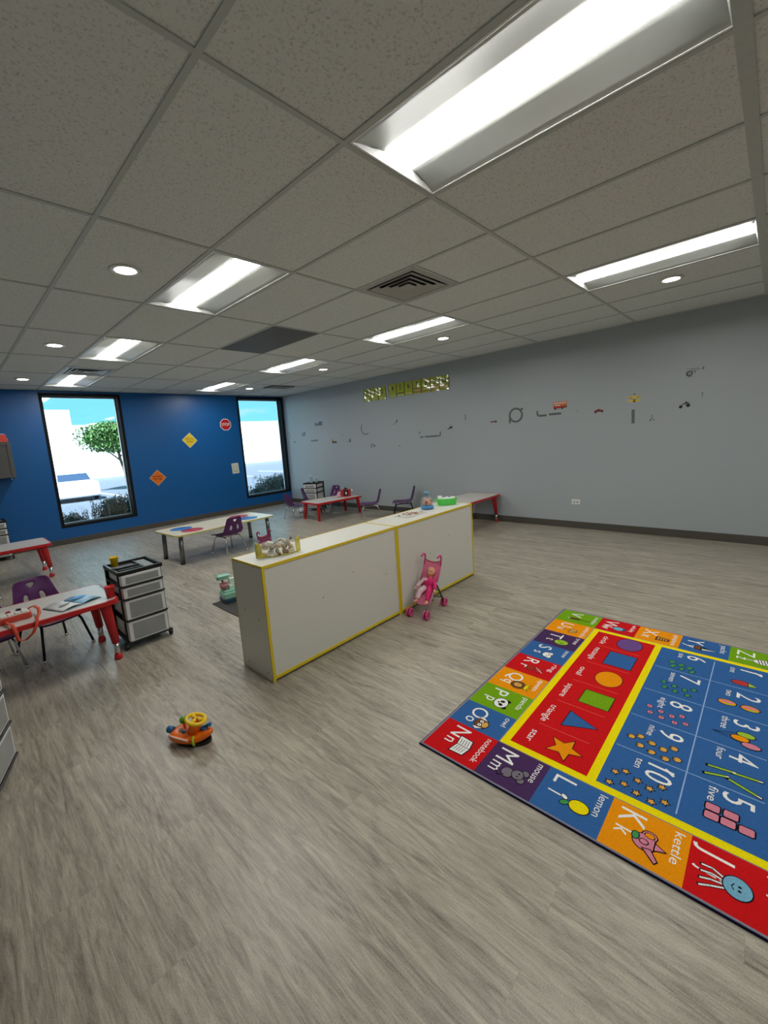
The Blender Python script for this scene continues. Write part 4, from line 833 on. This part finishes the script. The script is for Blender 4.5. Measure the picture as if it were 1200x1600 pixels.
# ---------------------------------------------------------------- doll stroller and doll
def make_stroller(label, loc, rz, pink, fab):
    t = thing('doll_stroller', label, 'doll stroller', loc, rz, 'pink doll strollers')
    md = mat('dark_grey_strut', (52, 50, 54), .4); mrod = mat('pinkish_rod', (190, 150, 165), .3, .3)
    for sy in (-1, 1):
        y = sy * .078
        m = MB(); m.tube([(-.165, y, .038), (-.05, y, .155), (.05, y, .262)], .0055); m.build('front_rail', mrod, t)
        m = MB(); m.tube([(.04, y, .25), (.09, y, .31), (.125, y, .37)], .0075); m.tube([(.125, y, .37), (.145, y, .43), (.138, y, .455), (.118, y, .466), (.095, y, .462), (.08, y, .45)], [.008, .0085, .0095, .0095, .009, .007]); m.build('handle', pink, t)
        m = MB(); m.tube([(.03, y, .235), (.075, y, .17), (.15, y, .045)], .008); m.build('rear_strut', md, t)
        for x in (-.165, .155):
            m = MB(); m.tube([(x, y - .02, .036), (x, y + .02, .036)], .006, n=8); wh = m.build('wheel', md, t)
            for d in (-.015, .015):
                m = MB(); R = Matrix.Translation((x, y + d, .036)) @ Matrix.Rotation(pi / 2, 4, 'X')
                m.lathe([(.022, -.006), (.034, -.006), (.036, -.003), (.036, .003), (.034, .006), (.022, .006), (.022, -.006)], n=20, M=R)
                m.lathe([(.0001, -.004), (.008, -.004), (.008, .004), (.0001, .004)], n=10, M=R)
                for q in range(5): m.cb((.0145, 0, 0), (.017, .005, .005), 0, R @ Matrix.Rotation(q * 2 * pi / 5, 4, 'Z'))
                m.build('rim', pink, wh)
    m = MB(); m.tube([(.075, -.078, .17), (.075, .078, .17)], .005); m.tube([(-.03, -.078, .115), (-.03, .078, .115)], .005); m.tube([(.10, -.078, .10), (.02, 0, .13), (.10, .078, .10)], .004); m.build('cross_brace', md, t)
    m = MB(); n = 8; path = [(.135, .385), (.112, .345), (.085, .29), (.055, .235), (.03, .185), (.0, .158), (-.04, .150), (-.075, .135), (-.10, .10)]; vs = []
    for i, (x, z) in enumerate(path):
        for j in range(n + 1):
            u = -1 + 2 * j / n; sag = .018 * (1 - u * u)
            top = .022 * (u * u) - .0 if i == 0 else 0
            vs.append((x + (sag if i < 5 else 0), u * .073, z - (sag if i >= 4 else 0) + top))
    m.add(vs, [(i * (n + 1) + j, i * (n + 1) + j + 1, (i + 1) * (n + 1) + j + 1, (i + 1) * (n + 1) + j) for i in range(len(path) - 1) for j in range(n)], 0, True)
    st = m.build('sling_seat', fab, t, solid=.003, sub=1)
    m = MB(); m.tube([(.137 + .018 * (1 - (u / 4) ** 2), u * .018, .386 + .022 * (u / 4) ** 2) for u in range(-4, 5)], .005); m.build('seat_piping', mat('magenta_trim', (186, 24, 84), .5), st)
    return t
MF = mat('pink_fabric', (224, 124, 156), .8, var=.08)
SL = (2.705, 2.118, 0); SR = radians(8)
make_stroller('pink doll stroller with a baby doll, standing against the white shelf', SL, SR, M_PINK, MF)
make_stroller('dark pink doll stroller behind the shelf, only its handles showing', (2.63, 4.43, 0), radians(90), mat('purple_pink', (150, 50, 96), .4), mat('plum_fabric', (120, 50, 84), .8))
t = thing('baby_doll', 'baby doll in pink and white romper lying in the pink stroller', 'doll', SL, SR)
m = MB()
m.ell((.098, 0, .318), (.037, .040, .042)); m.ell((.070, .0, .308), (.018, .026, .022)); m.tube([(.085, 0, .285), (.07, 0, .265)], .016)
for sy in (-1, 1):
    m.ell((.100, sy * .040, .316), (.008, .006, .011)); m.tube([(-.018, sy * .088, .205), (-.032, sy * .093, .198)], [.010, .009])
    for q in range(4): m.tube([(-.034, sy * (.086 + q * .005), .199 + .001 * q), (-.044, sy * (.085 + q * .0055), .192 + .0015 * q)], [.0035, .0028], n=6)
    m.tube([(-.026, sy * .086, .204), (-.034, sy * .078, .200)], [.004, .003], n=6)
    m.tube([(-.088, sy * .046, .128), (-.100, sy * .05, .114)], .013); m.ell((-.112, sy * .053, .116), (.021, .013, .012))
m.build('body', M_SKIN, t, remesh=.0032)
ML = mat('romper_pale', (240, 206, 216), .8); MMg = mat('romper_magenta', (222, 40, 116), .8)
m = MB(); m.ell((.045, 0, .232), (.040, .044, .052)); m.tube([(.062, -.035, .262), (.03, -.068, .236), (-.014, -.086, .208)], [.018, .017, .014]); m.tube([(.02, -.02, .195), (-.04, -.042, .180), (-.088, -.047, .130)], [.028, .025, .018])
rm = m.build('romper', MMg, t, remesh=.004)
m = MB(); m.tube([(.062, .035, .262), (.03, .068, .236), (-.014, .086, .208)], [.019, .018, .015]); m.tube([(.02, .022, .195), (-.04, .042, .180), (-.088, .047, .130)], [.029, .026, .019]); m.ell((.035, .012, .262), (.022, .022, .018)); m.build('pale_sleeve_and_leg', ML, t, remesh=.004)
m = MB()
for sy in (-1, 1): m.ell((.064, sy * .014, .331), (.004, .0045, .005))
m.build('eye', mat('doll_eye', (40, 40, 60), .2), t)
m = MB(); m.ell((.052, 0, .306), (.004, .007, .003)); m.build('mouth', mat('doll_lips', (190, 60, 70), .4), t)

# ---------------------------------------------------------------- orange steering toy
t = thing('steering_toy', 'orange ride toy with a yellow steering wheel lying on the floor', 'toy', (.700, 2.150, 0), radians(-58))
MO = mat('orange_plastic', (240, 112, 12), .3, var=.04); MY = mat('bright_yellow_plastic', (246, 204, 12), .3); MG = mat('toy_green', (96, 160, 30), .35); MB_ = mat('toy_blue', (30, 100, 150), .35)
m = MB(); N = 18; secs = []
prof = [(-.115, .030, .030, .040), (-.105, .045, .022, .055), (-.08, .058, .014, .064), (-.04, .064, .012, .060), (0, .064, .012, .056), (.04, .060, .014, .054), (.08, .046, .022, .060), (.11, .026, .038, .070), (.125, .008, .055, .074)]
vs = []
for x, hw, zb, zt in prof: vs += [(x, hw * (abs(cos(a)) ** .7 * (1 if cos(a) > 0 else -1)), (zb + zt) / 2 + (zt - zb) / 2 * (abs(sin(a)) ** .7 * (1 if sin(a) > 0 else -1))) for a in [2 * pi * i / N for i in range(N)]]
m.add(vs, [(i * N + j, i * N + (j + 1) % N, (i + 1) * N + (j + 1) % N, (i + 1) * N + j) for i in range(len(prof) - 1) for j in range(N)] + [tuple(range(N - 1, -1, -1)), tuple(range((len(prof) - 1) * N, len(prof) * N))], 0, True)
m.build('hull', MO, t, sub=1)
m = MB(); m.prism([(.095 * cos(a) * (1.15 if cos(a) > 0 else 1), .052 * sin(a)) for a in [2 * pi * i / 24 for i in range(24)]], 0, .020); m.build('base', M_BLACK, t, bevel=.004)
m = MB(); m.tube([(.015, 0, .045), (.022, .004, .085), (.030, .006, .108)], [.034, .028, .022], n=16); m.build('column', MO, t)
TW = Matrix.Translation((.032, .006, .118)) @ Matrix.Rotation(radians(14), 4, 'Y') @ Matrix.Rotation(radians(-8), 4, 'X')
m = MB(); m.tube([(.046 * cos(a), .046 * sin(a), 0) for a in [2 * pi * i / 32 for i in range(32)]], .0095, n=12, closed=True, M=TW)
for q in range(3): m.tube([(0, 0, 0), (.045 * cos(q * 2.1 + .5), .045 * sin(q * 2.1 + .5), 0)], [.012, .008], n=8, M=TW)
sw = m.build('steering_wheel', MY, t)
m = MB(); m.lathe([(.0001, .010), (.012, .009), (.015, .004), (.015, -.006)], n=18, M=TW); m.build('horn_button', mat('toy_red', (200, 52, 24), .3), sw)
m = MB(); m.tube([(-.045, .012, .05), (-.05, .016, .085)], .006); sh = m.build('shift_stick', MO, t); m = MB(); m.ell((-.052, .018, .100), (.021, .021, .019)); m.build('knob', MG, sh)
m = MB(); m.tube([(-.105, 0, .050), (-.128, 0, .052), (-.138, 0, .052)], [.016, .018, .017], n=14); m.build('nozzle', MB_, t)
m = MB(); m.tube([(.06, .02, .062), (.085, .022, .078), (.10, .02, .084)], [.008, .009, .011]); m.ell((.06, .018, .062), (.024, .018, .010)); m.build('lever', MB_, t)
m = MB(); m.tube([(.052, -.056, .020), (.052, -.0635, .036), (.048, -.058, .052), (.044, -.046, .060)], .0065); m.build('side_stripe', mat('lime', (186, 196, 40), .4), t)
m = MB(); m.tube([(-.10, -.044, .050), (-.06, -.057, .054), (-.01, -.062, .050), (.02, -.061, .046)], .0055); m.build('rail', mat('peach', (250, 206, 186), .3), t)
m = MB(); m.ell((-.055, -.01, .063), (.013, .011, .010)); m.build('button', mat('peach', (250, 206, 186), .3), t)
m = MB(); m.ell((-.028, -.018, .060), (.012, .010, .010)); m.build('button', MB_, t)

# ---------------------------------------------------------------- things on the divider
SZ = .7668
t = thing('toy_bag', 'clear zip bag with yellow edges full of toy food, on the nearer shelf', 'bag', (1.487, 2.405, SZ), radians(-20))
bl, bw, bh = .138, .070, .098
def bagp(u, v):      # u along -1..1, v around
    k = (1 - abs(u) ** 3.0) ; ww = bw * (.12 + .88 * k); hh = bh * (.80 + .20 * k) * (1 + .06 * sin(u * 7))
    return (u * bl, ww * cos(v) * (1 + .07 * sin(3 * v + u * 5)), .003 + hh * (.5 + .5 * sin(v)))
m = MB(); nu, nv = 16, 16
m.add([bagp(-1 + 2 * i / nu, 2 * pi * j / nv) for i in range(nu + 1) for j in range(nv)], [(i * nv + j, i * nv + (j + 1) % nv, (i + 1) * nv + (j + 1) % nv, (i + 1) * nv + j) for i in range(nu) for j in range(nv)], 0, True)
m.build('clear_film', film_mat('bag_film', (236, 236, 216), .24), t)
for sx in (-1, 1):
    m = MB(); vs = []; nz = 8
    for i in range(5):
        x = sx * bl * (.80 + .27 * i / 4)
        for j in range(nz + 1):
            v_ = j / nz; wob = .006 * sin(v_ * 9 + i * 1.3); k_ = (1 - i / 4) ** .7
            vs.append((x + wob * .6, -bw * .55 * k_ * cos(v_ * 1.2) + wob, .003 + v_ * (.085 + .022 * i / 4)))
    m.add(vs, [(i * (nz + 1) + j, i * (nz + 1) + j + 1, (i + 1) * (nz + 1) + j + 1, (i + 1) * (nz + 1) + j) for i in range(4) for j in range(nz)], 0, True)
    m.build('yellow_mesh_end', film_mat('yellow_mesh', (222, 206, 60), .72, .5), t, solid=.001)
    m = MB(); m.tube([(sx * bl * 1.07, .0, .002), (sx * bl * 1.075, .004, .04), (sx * bl * 1.06, -.003, .08), (sx * bl * 1.06, .0, .108)], .0032, n=8); m.build('yellow_seam', mat('mesh_yellow', (214, 196, 44), .6, var=.15), t)
m = MB(); m.tube([(bl * u, -bw * .55 * (1 - abs(u) ** 3), .006) for u in (-1, -.6, -.2, .2, .6, 1)], .004); m.build('yellow_piping', mat('mesh_yellow'), t)
tc_ = [('tan', (206, 160, 88)), ('cream', (226, 216, 190)), ('brown', (110, 72, 40)), ('white', (236, 234, 226)), ('dark', (46, 36, 30)), ('lemon', (226, 200, 80)), ('grey', (120, 116, 104))]
rd = random.Random(11); RB_ = Matrix.Translation((1.487, 2.405, SZ)) @ Matrix.Rotation(radians(-20), 4, 'Z')
pos = [(-.095, -.01, .022), (-.055, -.028, .020), (-.05, .024, .022), (-.008, -.030, .020), (-.004, .022, .022), (.040, -.028, .020), (.042, .024, .022), (.085, -.012, .022), (.088, .020, .030),
       (-.08, .012, .055), (-.04, -.012, .056), (.0, .008, .058), (.04, -.008, .056), (.078, .006, .056), (-.055, .004, .084), (-.012, -.004, .085), (.03, .004, .084), (.064, -.004, .080)]
kinds = ['hot dog bun', 'sandwich roll', 'striped cookie', 'bread slice', 'dark cookie', 'lemon wedge', 'grey fish']
for k, p in enumerate(pos):
    kd = (k * 3 + k // 4) % 7; q = RB_ @ Vector(p)
    m = MB()
    if kd in (0, 1): m.ell((0, 0, 0), (.026, .013, .012)); m.tube([(-.02, -.008, .008), (.02, -.008, .008)], .004, 1)
    elif kd in (2, 4): m.lathe([(.0001, -.007), (.018, -.006), (.020, 0), (.018, .006), (.0001, .007)], n=16); m.box((-.018, -.003, .0065), (.018, .003, .0085), 1); m.box((-.003, -.018, .0065), (.003, .018, .0085), 1)
    elif kd == 3: m.prism(rrect(-.02, -.018, .02, .018, .007), -.006, .006); m.prism(rrect(-.015, -.013, .015, .013, .005), .006, .0075, 1)
    else: m.ell((0, 0, 0), (.020, .014, .012)); m.prism([(-.018, 0), (-.034, .010), (-.034, -.010)], -.003, .003, 1)
    o = m.build('play_food', [mat('food_' + tc_[kd][0], tc_[kd][1], .45), mat('food_' + tc_[(kd + 3) % 7][0], tc_[(kd + 3) % 7][1], .45)])
    o.location = q; o.rotation_euler = (rd.uniform(-1, 1), rd.uniform(-.8, .8), rd.random() * 6); o.scale = (1.12, 1.12, 1.12)
    tag(o, 'small toy food piece heaped inside the clear yellow edged bag', 'toy food', 'toy food in the clear bag')
t = thing('puzzle_sheet', 'flat sheet with reddish printed pieces on the farther shelf', 'sheet', (2.985, 2.478, SZ), radians(4))
m = MB(); m.prism(rrect(-.15, -.085, .16, .095, .02), 0, .002); m.build('sheet', mat('milky_sheet', (214, 212, 204), .3), t)
rd = random.Random(4)
m = MB()
for k in range(46):
    x, y = rd.gauss(.0, .06), rd.gauss(0, .032)
    if abs(x) > .135 or abs(y) > .075: continue
    m.prism(ngon(5, rd.uniform(.006, .013), rd.random() * 3, x, y), .0021 + k * .00008, .0040 + k * .00008, k % 4)
m.build('printed_pieces', [mat('p1', (190, 96, 84), .5), mat('p2', (120, 84, 70), .5), mat('p3', (226, 200, 180), .5), mat('p4', (90, 100, 96), .5)], t)
t = thing('spinning_dome_toy', 'clear dome spinning toy with a blue base and blue push knob', 'toy', (3.285, 2.505, SZ))
m = MB(); m.lathe([(.0001, 0), (.048, 0), (.062, .006), (.066, .018), (.062, .032), (.052, .034), (.0001, .034)], n=28); m.build('base', mat('dome_blue', (70, 140, 200), .3), t)
m = MB(); m.lathe([(.058, .034), (.062, .06), (.060, .085), (.050, .108), (.032, .122), (.012, .128)], n=28); m.build('dome', film_mat('dome_clear', (240, 240, 240), .14, .05), t)
m = MB(); m.lathe([(.012, .126), (.012, .150), (.016, .153), (.030, .157), (.032, .164), (.026, .170), (.0001, .172)], n=22); m.build('push_knob', mat('dome_teal', (90, 160, 190), .3), t)
for k, (x, y, c) in enumerate(((-.028, -.012, (150, 40, 50)), (.022, -.02, (170, 60, 60)), (.002, .028, (220, 190, 120)), (-.01, -.034, (226, 160, 120)))):
    m = MB(); m.ell((x, y, .062), (.017, .017, .028)); m.ell((x, y, .096), (.012, .012, .012), 1); m.build('figure', [mat('fig%d' % k, c, .5), mat('fig_head', (214, 170, 140), .5)], t)
t = thing('green_bin', 'bright green toy bin holding white cups on the farther shelf end', 'bin', (3.562, 2.462, SZ), radians(-42)); MGB = mat('apple_green', (84, 214, 84), .4)
m = MB(); P0, P1, P2 = rrect(-.095, -.048, .095, .048, .045), rrect(-.108, -.058, .108, .058, .05), rrect(-.102, -.052, .102, .052, .046); n = len(P0)
vs = [(x, y, 0) for x, y in P0] + [(x, y, .068) for x, y in P1] + [(x, y, .068) for x, y in P2] + [(x * .95, y * .95, .006) for x, y in P0]
fs = [tuple(range(n - 1, -1, -1)), tuple(range(3 * n, 4 * n))]
for r in range(3): fs += [(r * n + i, r * n + (i + 1) % n, (r + 1) * n + (i + 1) % n, (r + 1) * n + i) for i in range(n)]
m.add(vs, fs, 0, False); m.build('tub', MGB, t, bevel=.002)
m = MB(); m.cb((-.112, 0, .050), (.022, .05, .012)); m.build('handle', MGB, t, bevel=.004)
RG = Matrix.Translation((3.562, 2.462, SZ)) @ Matrix.Rotation(radians(-42), 4, 'Z')
for k, (x, y, r, h) in enumerate(((-.070, .0, .022, .088), (-.022, .014, .020, .066), (.024, -.012, .022, .064), (.066, .008, .026, .070), (.010, .026, .016, .070))):
    q = RG @ Vector((x, y, .0062)); m = MB(); m.lathe([(.0001, 0), (r * .8, 0), (r, h), (r - .003, h), (r * .7, .004)], n=18); o = m.build('toy_cup', mat('cup_white', (236, 234, 236), .4)); o.location = q
    tag(o, ['white toy cup standing tallest at the left end of the green bin', 'white toy cup second from the left in the green bin', 'white toy cup in the middle of the green bin', 'widest white toy cup at the right end of the green bin', 'small white toy cup at the back of the green bin'][k], 'toy cup', 'white cups in the green bin')

# ---------------------------------------------------------------- things on and by the tables
t = thing('picture_book', 'open picture book with pale blue pages on the left table', 'book', (.520, 3.640, .4712), radians(22))
m = MB()
for sx in (-1, 1):
    vs = []; n = 7
    for i in range(n + 1):
        u = i / n; x = sx * .135 * u; z = .004 + .014 * sin(u * pi) * (1 - u * .4)
        vs += [(x, -.105, z), (x, .105, z + .002)]
    m.add(vs, [(2 * i, 2 * i + 1, 2 * i + 3, 2 * i + 2) for i in range(n)], 0 if sx < 0 else 1, True)
m.build('pages', [mat('page_white', (226, 228, 228), .35, var=.06, scale=14), mat('page_blue', (150, 196, 226), .3, var=.2, scale=10)], t, solid=.002)
m = MB(); m.box((-.138, -.108, 0), (.138, .108, .002)); m.build('cover', mat('book_cover', (90, 130, 150), .5), t)
m = MB(); m.prism(ngon(9, .032, 0, .06, .02, 1.5), .0215, .0222, 0); m.prism(ngon(7, .02, 0, -.07, -.03, 1.8), .0212, .022, 1); m.build('illustration', [mat('ill_blue', (60, 140, 210), .3), mat('ill_grey', (150, 158, 150), .4)], t)
def cup(name, lb, loc, r, h, c):
    m = MB(); m.lathe([(.0001, 0), (r * .74, 0), (r, h), (r * 1.05, h + .001), (r * 1.05, h - .005), (r * .95, h - .004), (r * .70, .004), (.0001, .004)], n=24)
    o = m.build(name, c); o.location = loc; tag(o, lb, 'cup')
cup('cup', 'bright yellow plastic cup on top of the nearest drawer cart', (.862, 3.845, .6175), .031, .078, mat('cup_yellow', (246, 200, 20), .35))
cup('cup', 'red plastic cup on the corner of the left table by the drawer cart', (.732, 3.520, .4712), .034, .085, mat('cup_red', (206, 20, 30), .35))
t = thing('toy_keyboard', 'red toy keyboard with white buttons and an orange strap on the left table', 'toy', (.125, 3.640, .4712), radians(2))
m = MB(); m.prism(rrect(-.16, -.075, .16, .075, .02), 0, .038); m.build('case', mat('coral_case', (206, 70, 56), .4), t, bevel=.004)
m = MB(); m.prism(rrect(-.148, -.064, .150, .066, .014), .038, .043); m.build('top_panel', mat('panel_cream', (226, 220, 208), .4), t, bevel=.001)
for k in range(8):
    m = MB(); x = -.125 + .036 * k; m.box((x - .014, -.055, .0432), (x + .014, -.005, .050)); m.build('key', M_WHITE, t, bevel=.002)
for k in range(5):
    m = MB(); x = -.11 + .054 * k; m.box((x - .012, .010 + .01 * (k % 2), .0432), (x + .012, .040, .053)); m.build('button', [M_BLACK, mat('btn_red', (190, 40, 60), .4)][k % 2], t, bevel=.002)
m = MB(); ms_ = [(.155, .03, .036), (.185, .02, .050), (.200, -.04, .040), (.190, -.12, .028), (.165, -.205, .024), (.155, -.222, -.01), (.13, -.225, -.06), (.09, -.215, -.095), (.055, -.215, -.085), (.05, -.222, -.04), (.045, -.215, .0), (.040, -.19, .022), (.03, -.14, .012), (.02, -.07, .02)]
vs = []
for x, y, z in ms_: vs += [(x - .010, y - .002, z), (x + .010, y + .002, z)]
m.add(vs, [(2 * i, 2 * i + 1, 2 * i + 3, 2 * i + 2) for i in range(len(ms_) - 1)], 0, True); m.build('strap', mat('strap_orange', (206, 74, 44), .7), t, solid=.0025)

t = thing('toy_coffee_maker', 'red and black toy appliance on the small red table', 'toy', (5.70, 6.44, .356), radians(-35))
m = MB(); m.prism(rrect(-.10, -.055, .10, .055, .02), 0, .145); m.build('body', mat('appliance_red', (186, 40, 48), .4), t, bevel=.006)
m = MB(); m.prism(rrect(-.045, -.075, .045, -.0555, .008), .0, .13); m.build('black_front', M_BLACK, t, bevel=.003)
m = MB(); m.lathe([(.04, .145), (.05, .150), (.05, .158), (.018, .166), (.018, .185), (.008, .192)], n=18); m.build('black_lid', M_BLACK, t)
m = MB(); m.cb((0, -.078, .075), (.03, .006, .05)); m.build('white_label', M_WHITE, t)
m = MB(); m.tube([(.10, 0, .12), (.135, 0, .115), (.135, 0, .06)], .014); m.ell((.13, 0, .105), (.028, .03, .038)); m.build('side_pod', mat('off_white', (214, 206, 204), .4), t)
t = thing('pink_pony_toy', 'small pink toy beside the red toy appliance', 'toy', (5.535, 6.475, .356), radians(-30))
m = MB(); m.ell((0, 0, .055), (.035, .028, .035)); m.ell((.02, -.01, .095), (.026, .022, .024)); m.build('body', M_LPINK, t, remesh=.004)
for k, (x, y) in enumerate(((-.02, -.016), (.02, -.016), (-.02, .016), (.02, .016))): m = MB(); m.tube([(x, y, .05), (x * 1.2, y * 1.2, 0)], [.012, .013]); m.build('leg', M_LPINK, t)
m = MB(); m.lathe([(.0001, 0), (.03, 0), (.034, .02), (.03, .022), (.0001, .004)], n=16); o = m.build('toy_bowl', mat('bowl_red', (214, 90, 96), .4)); o.location = (5.60, 6.315, .356); tag(o, 'tiny reddish toy bowl in front of the toys on the small red table', 'toy')
for k, (x, y, lb) in enumerate(((5.68, 7.55, 'clear plastic bottle on the corner drawer cart, taller one'), (5.79, 7.50, 'clear plastic jar on the corner drawer cart, shorter one'))):
    t = thing('plastic_bottle', lb, 'bottle', (x, y, .6175), 0, 'clear containers on the corner cart')
    hh = (.15, .10)[k]; m = MB(); m.lathe([(.0001, 0), (.035, 0), (.037, .01), (.036, hh * .7), (.016, hh * .85), (.014, hh)], n=18); m.build('body', mat('bottle_pale', (196, 214, 220), .15, trans=.5), t)
    m = MB(); m.lathe([(.018, hh * .98), (.018, hh * 1.14), (.0001, hh * 1.15)], n=14); m.build('cap', mat('cap_white', (226, 232, 236), .4), t)
m = MB(); rd = random.Random(8)
vs = []; N = 12
for i in range(7):
    a = pi * i / 6
    for j in range(N): r = (.8 + .35 * rd.random()); vs.append((.085 * sin(a) * cos(2 * pi * j / N) * r, .07 * sin(a) * sin(2 * pi * j / N) * r, .055 + .055 * -cos(a) * (.9 if i not in (0, 6) else 1)))
m.add(vs, [(i * N + j, i * N + (j + 1) % N, (i + 1) * N + (j + 1) % N, (i + 1) * N + j) for i in range(6) for j in range(N)], 0, False)
o = m.build('crumpled_bag', mat('bag_white', (222, 224, 230), .4)); o.location = (5.30, 7.50, 0); tag(o, 'crumpled white bag on the floor behind the small red table', 'bag')

# mint toy kitchen and dark mat behind the shelf
m = MB(); m.box((1.64, 2.74, 0), (2.62, 3.945, .008)); tag(m.build('floor_mat', mat('dark_mat', (70, 66, 64), .9, var=.15, scale=90)), 'dark grey floor mat behind the nearer white shelf', 'mat')
t = thing('toy_sink', 'mint green toy sink with a pink bowl on a blue base', 'toy', (1.815, 3.87, .0085), radians(-8)); MM = mat('mint_plastic', (150, 206, 184), .4, var=.05)
m = MB(); m.prism(rrect(-.10, -.09, .13, .09, .02), 0, .045); m.build('base', mat('slate_blue', (44, 74, 98), .45), t, bevel=.004)
m = MB(); m.prism(rrect(-.098, -.085, .128, .085, .02), .046, .10); m.prism(rrect(-.088, -.06, .118, .075, .02), .10, .118); m.build('counter', MM, t, bevel=.005)
m = MB(); m.box((-.02, -.02, .118), (.12, .07, .150)); m.box((.0, .03, .150), (.12, .075, .205)); m.tube([(.02, .0, .15), (.06, .0, .175), (.11, -.01, .15)], .012); m.build('rack', mat('mint_white', (206, 226, 214), .4), t, bevel=.004)
m = MB(); m.lathe([(.0001, .135), (.035, .138), (.046, .185), (.042, .185), (.032, .145), (.0001, .142)], (-.065, 0, 0), n=20); m.tube([(-.065, 0, .117), (-.065, 0, .137)], .02); m.build('pink_bowl', mat('dusty_pink', (186, 128, 130), .5), t)
m = MB(); m.tube([(-.04, .06, .11), (-.055, .065, .17), (-.06, .065, .215)], .010); m.build('faucet_post', mat('grey_post', (96, 104, 104), .4), t)
m = MB(); m.prism(rrect(-.115, .015, .005, .085, .03), .215, .245); m.prism(rrect(-.122, .008, .012, .092, .034), .245, .255); m.build('upper_tray', MM, t, bevel=.004)
m = MB(); m.box((-.118, .04, .255), (-.100, .06, .295)); m.build('tray_handle', mat('mint_white'), t, bevel=.004)
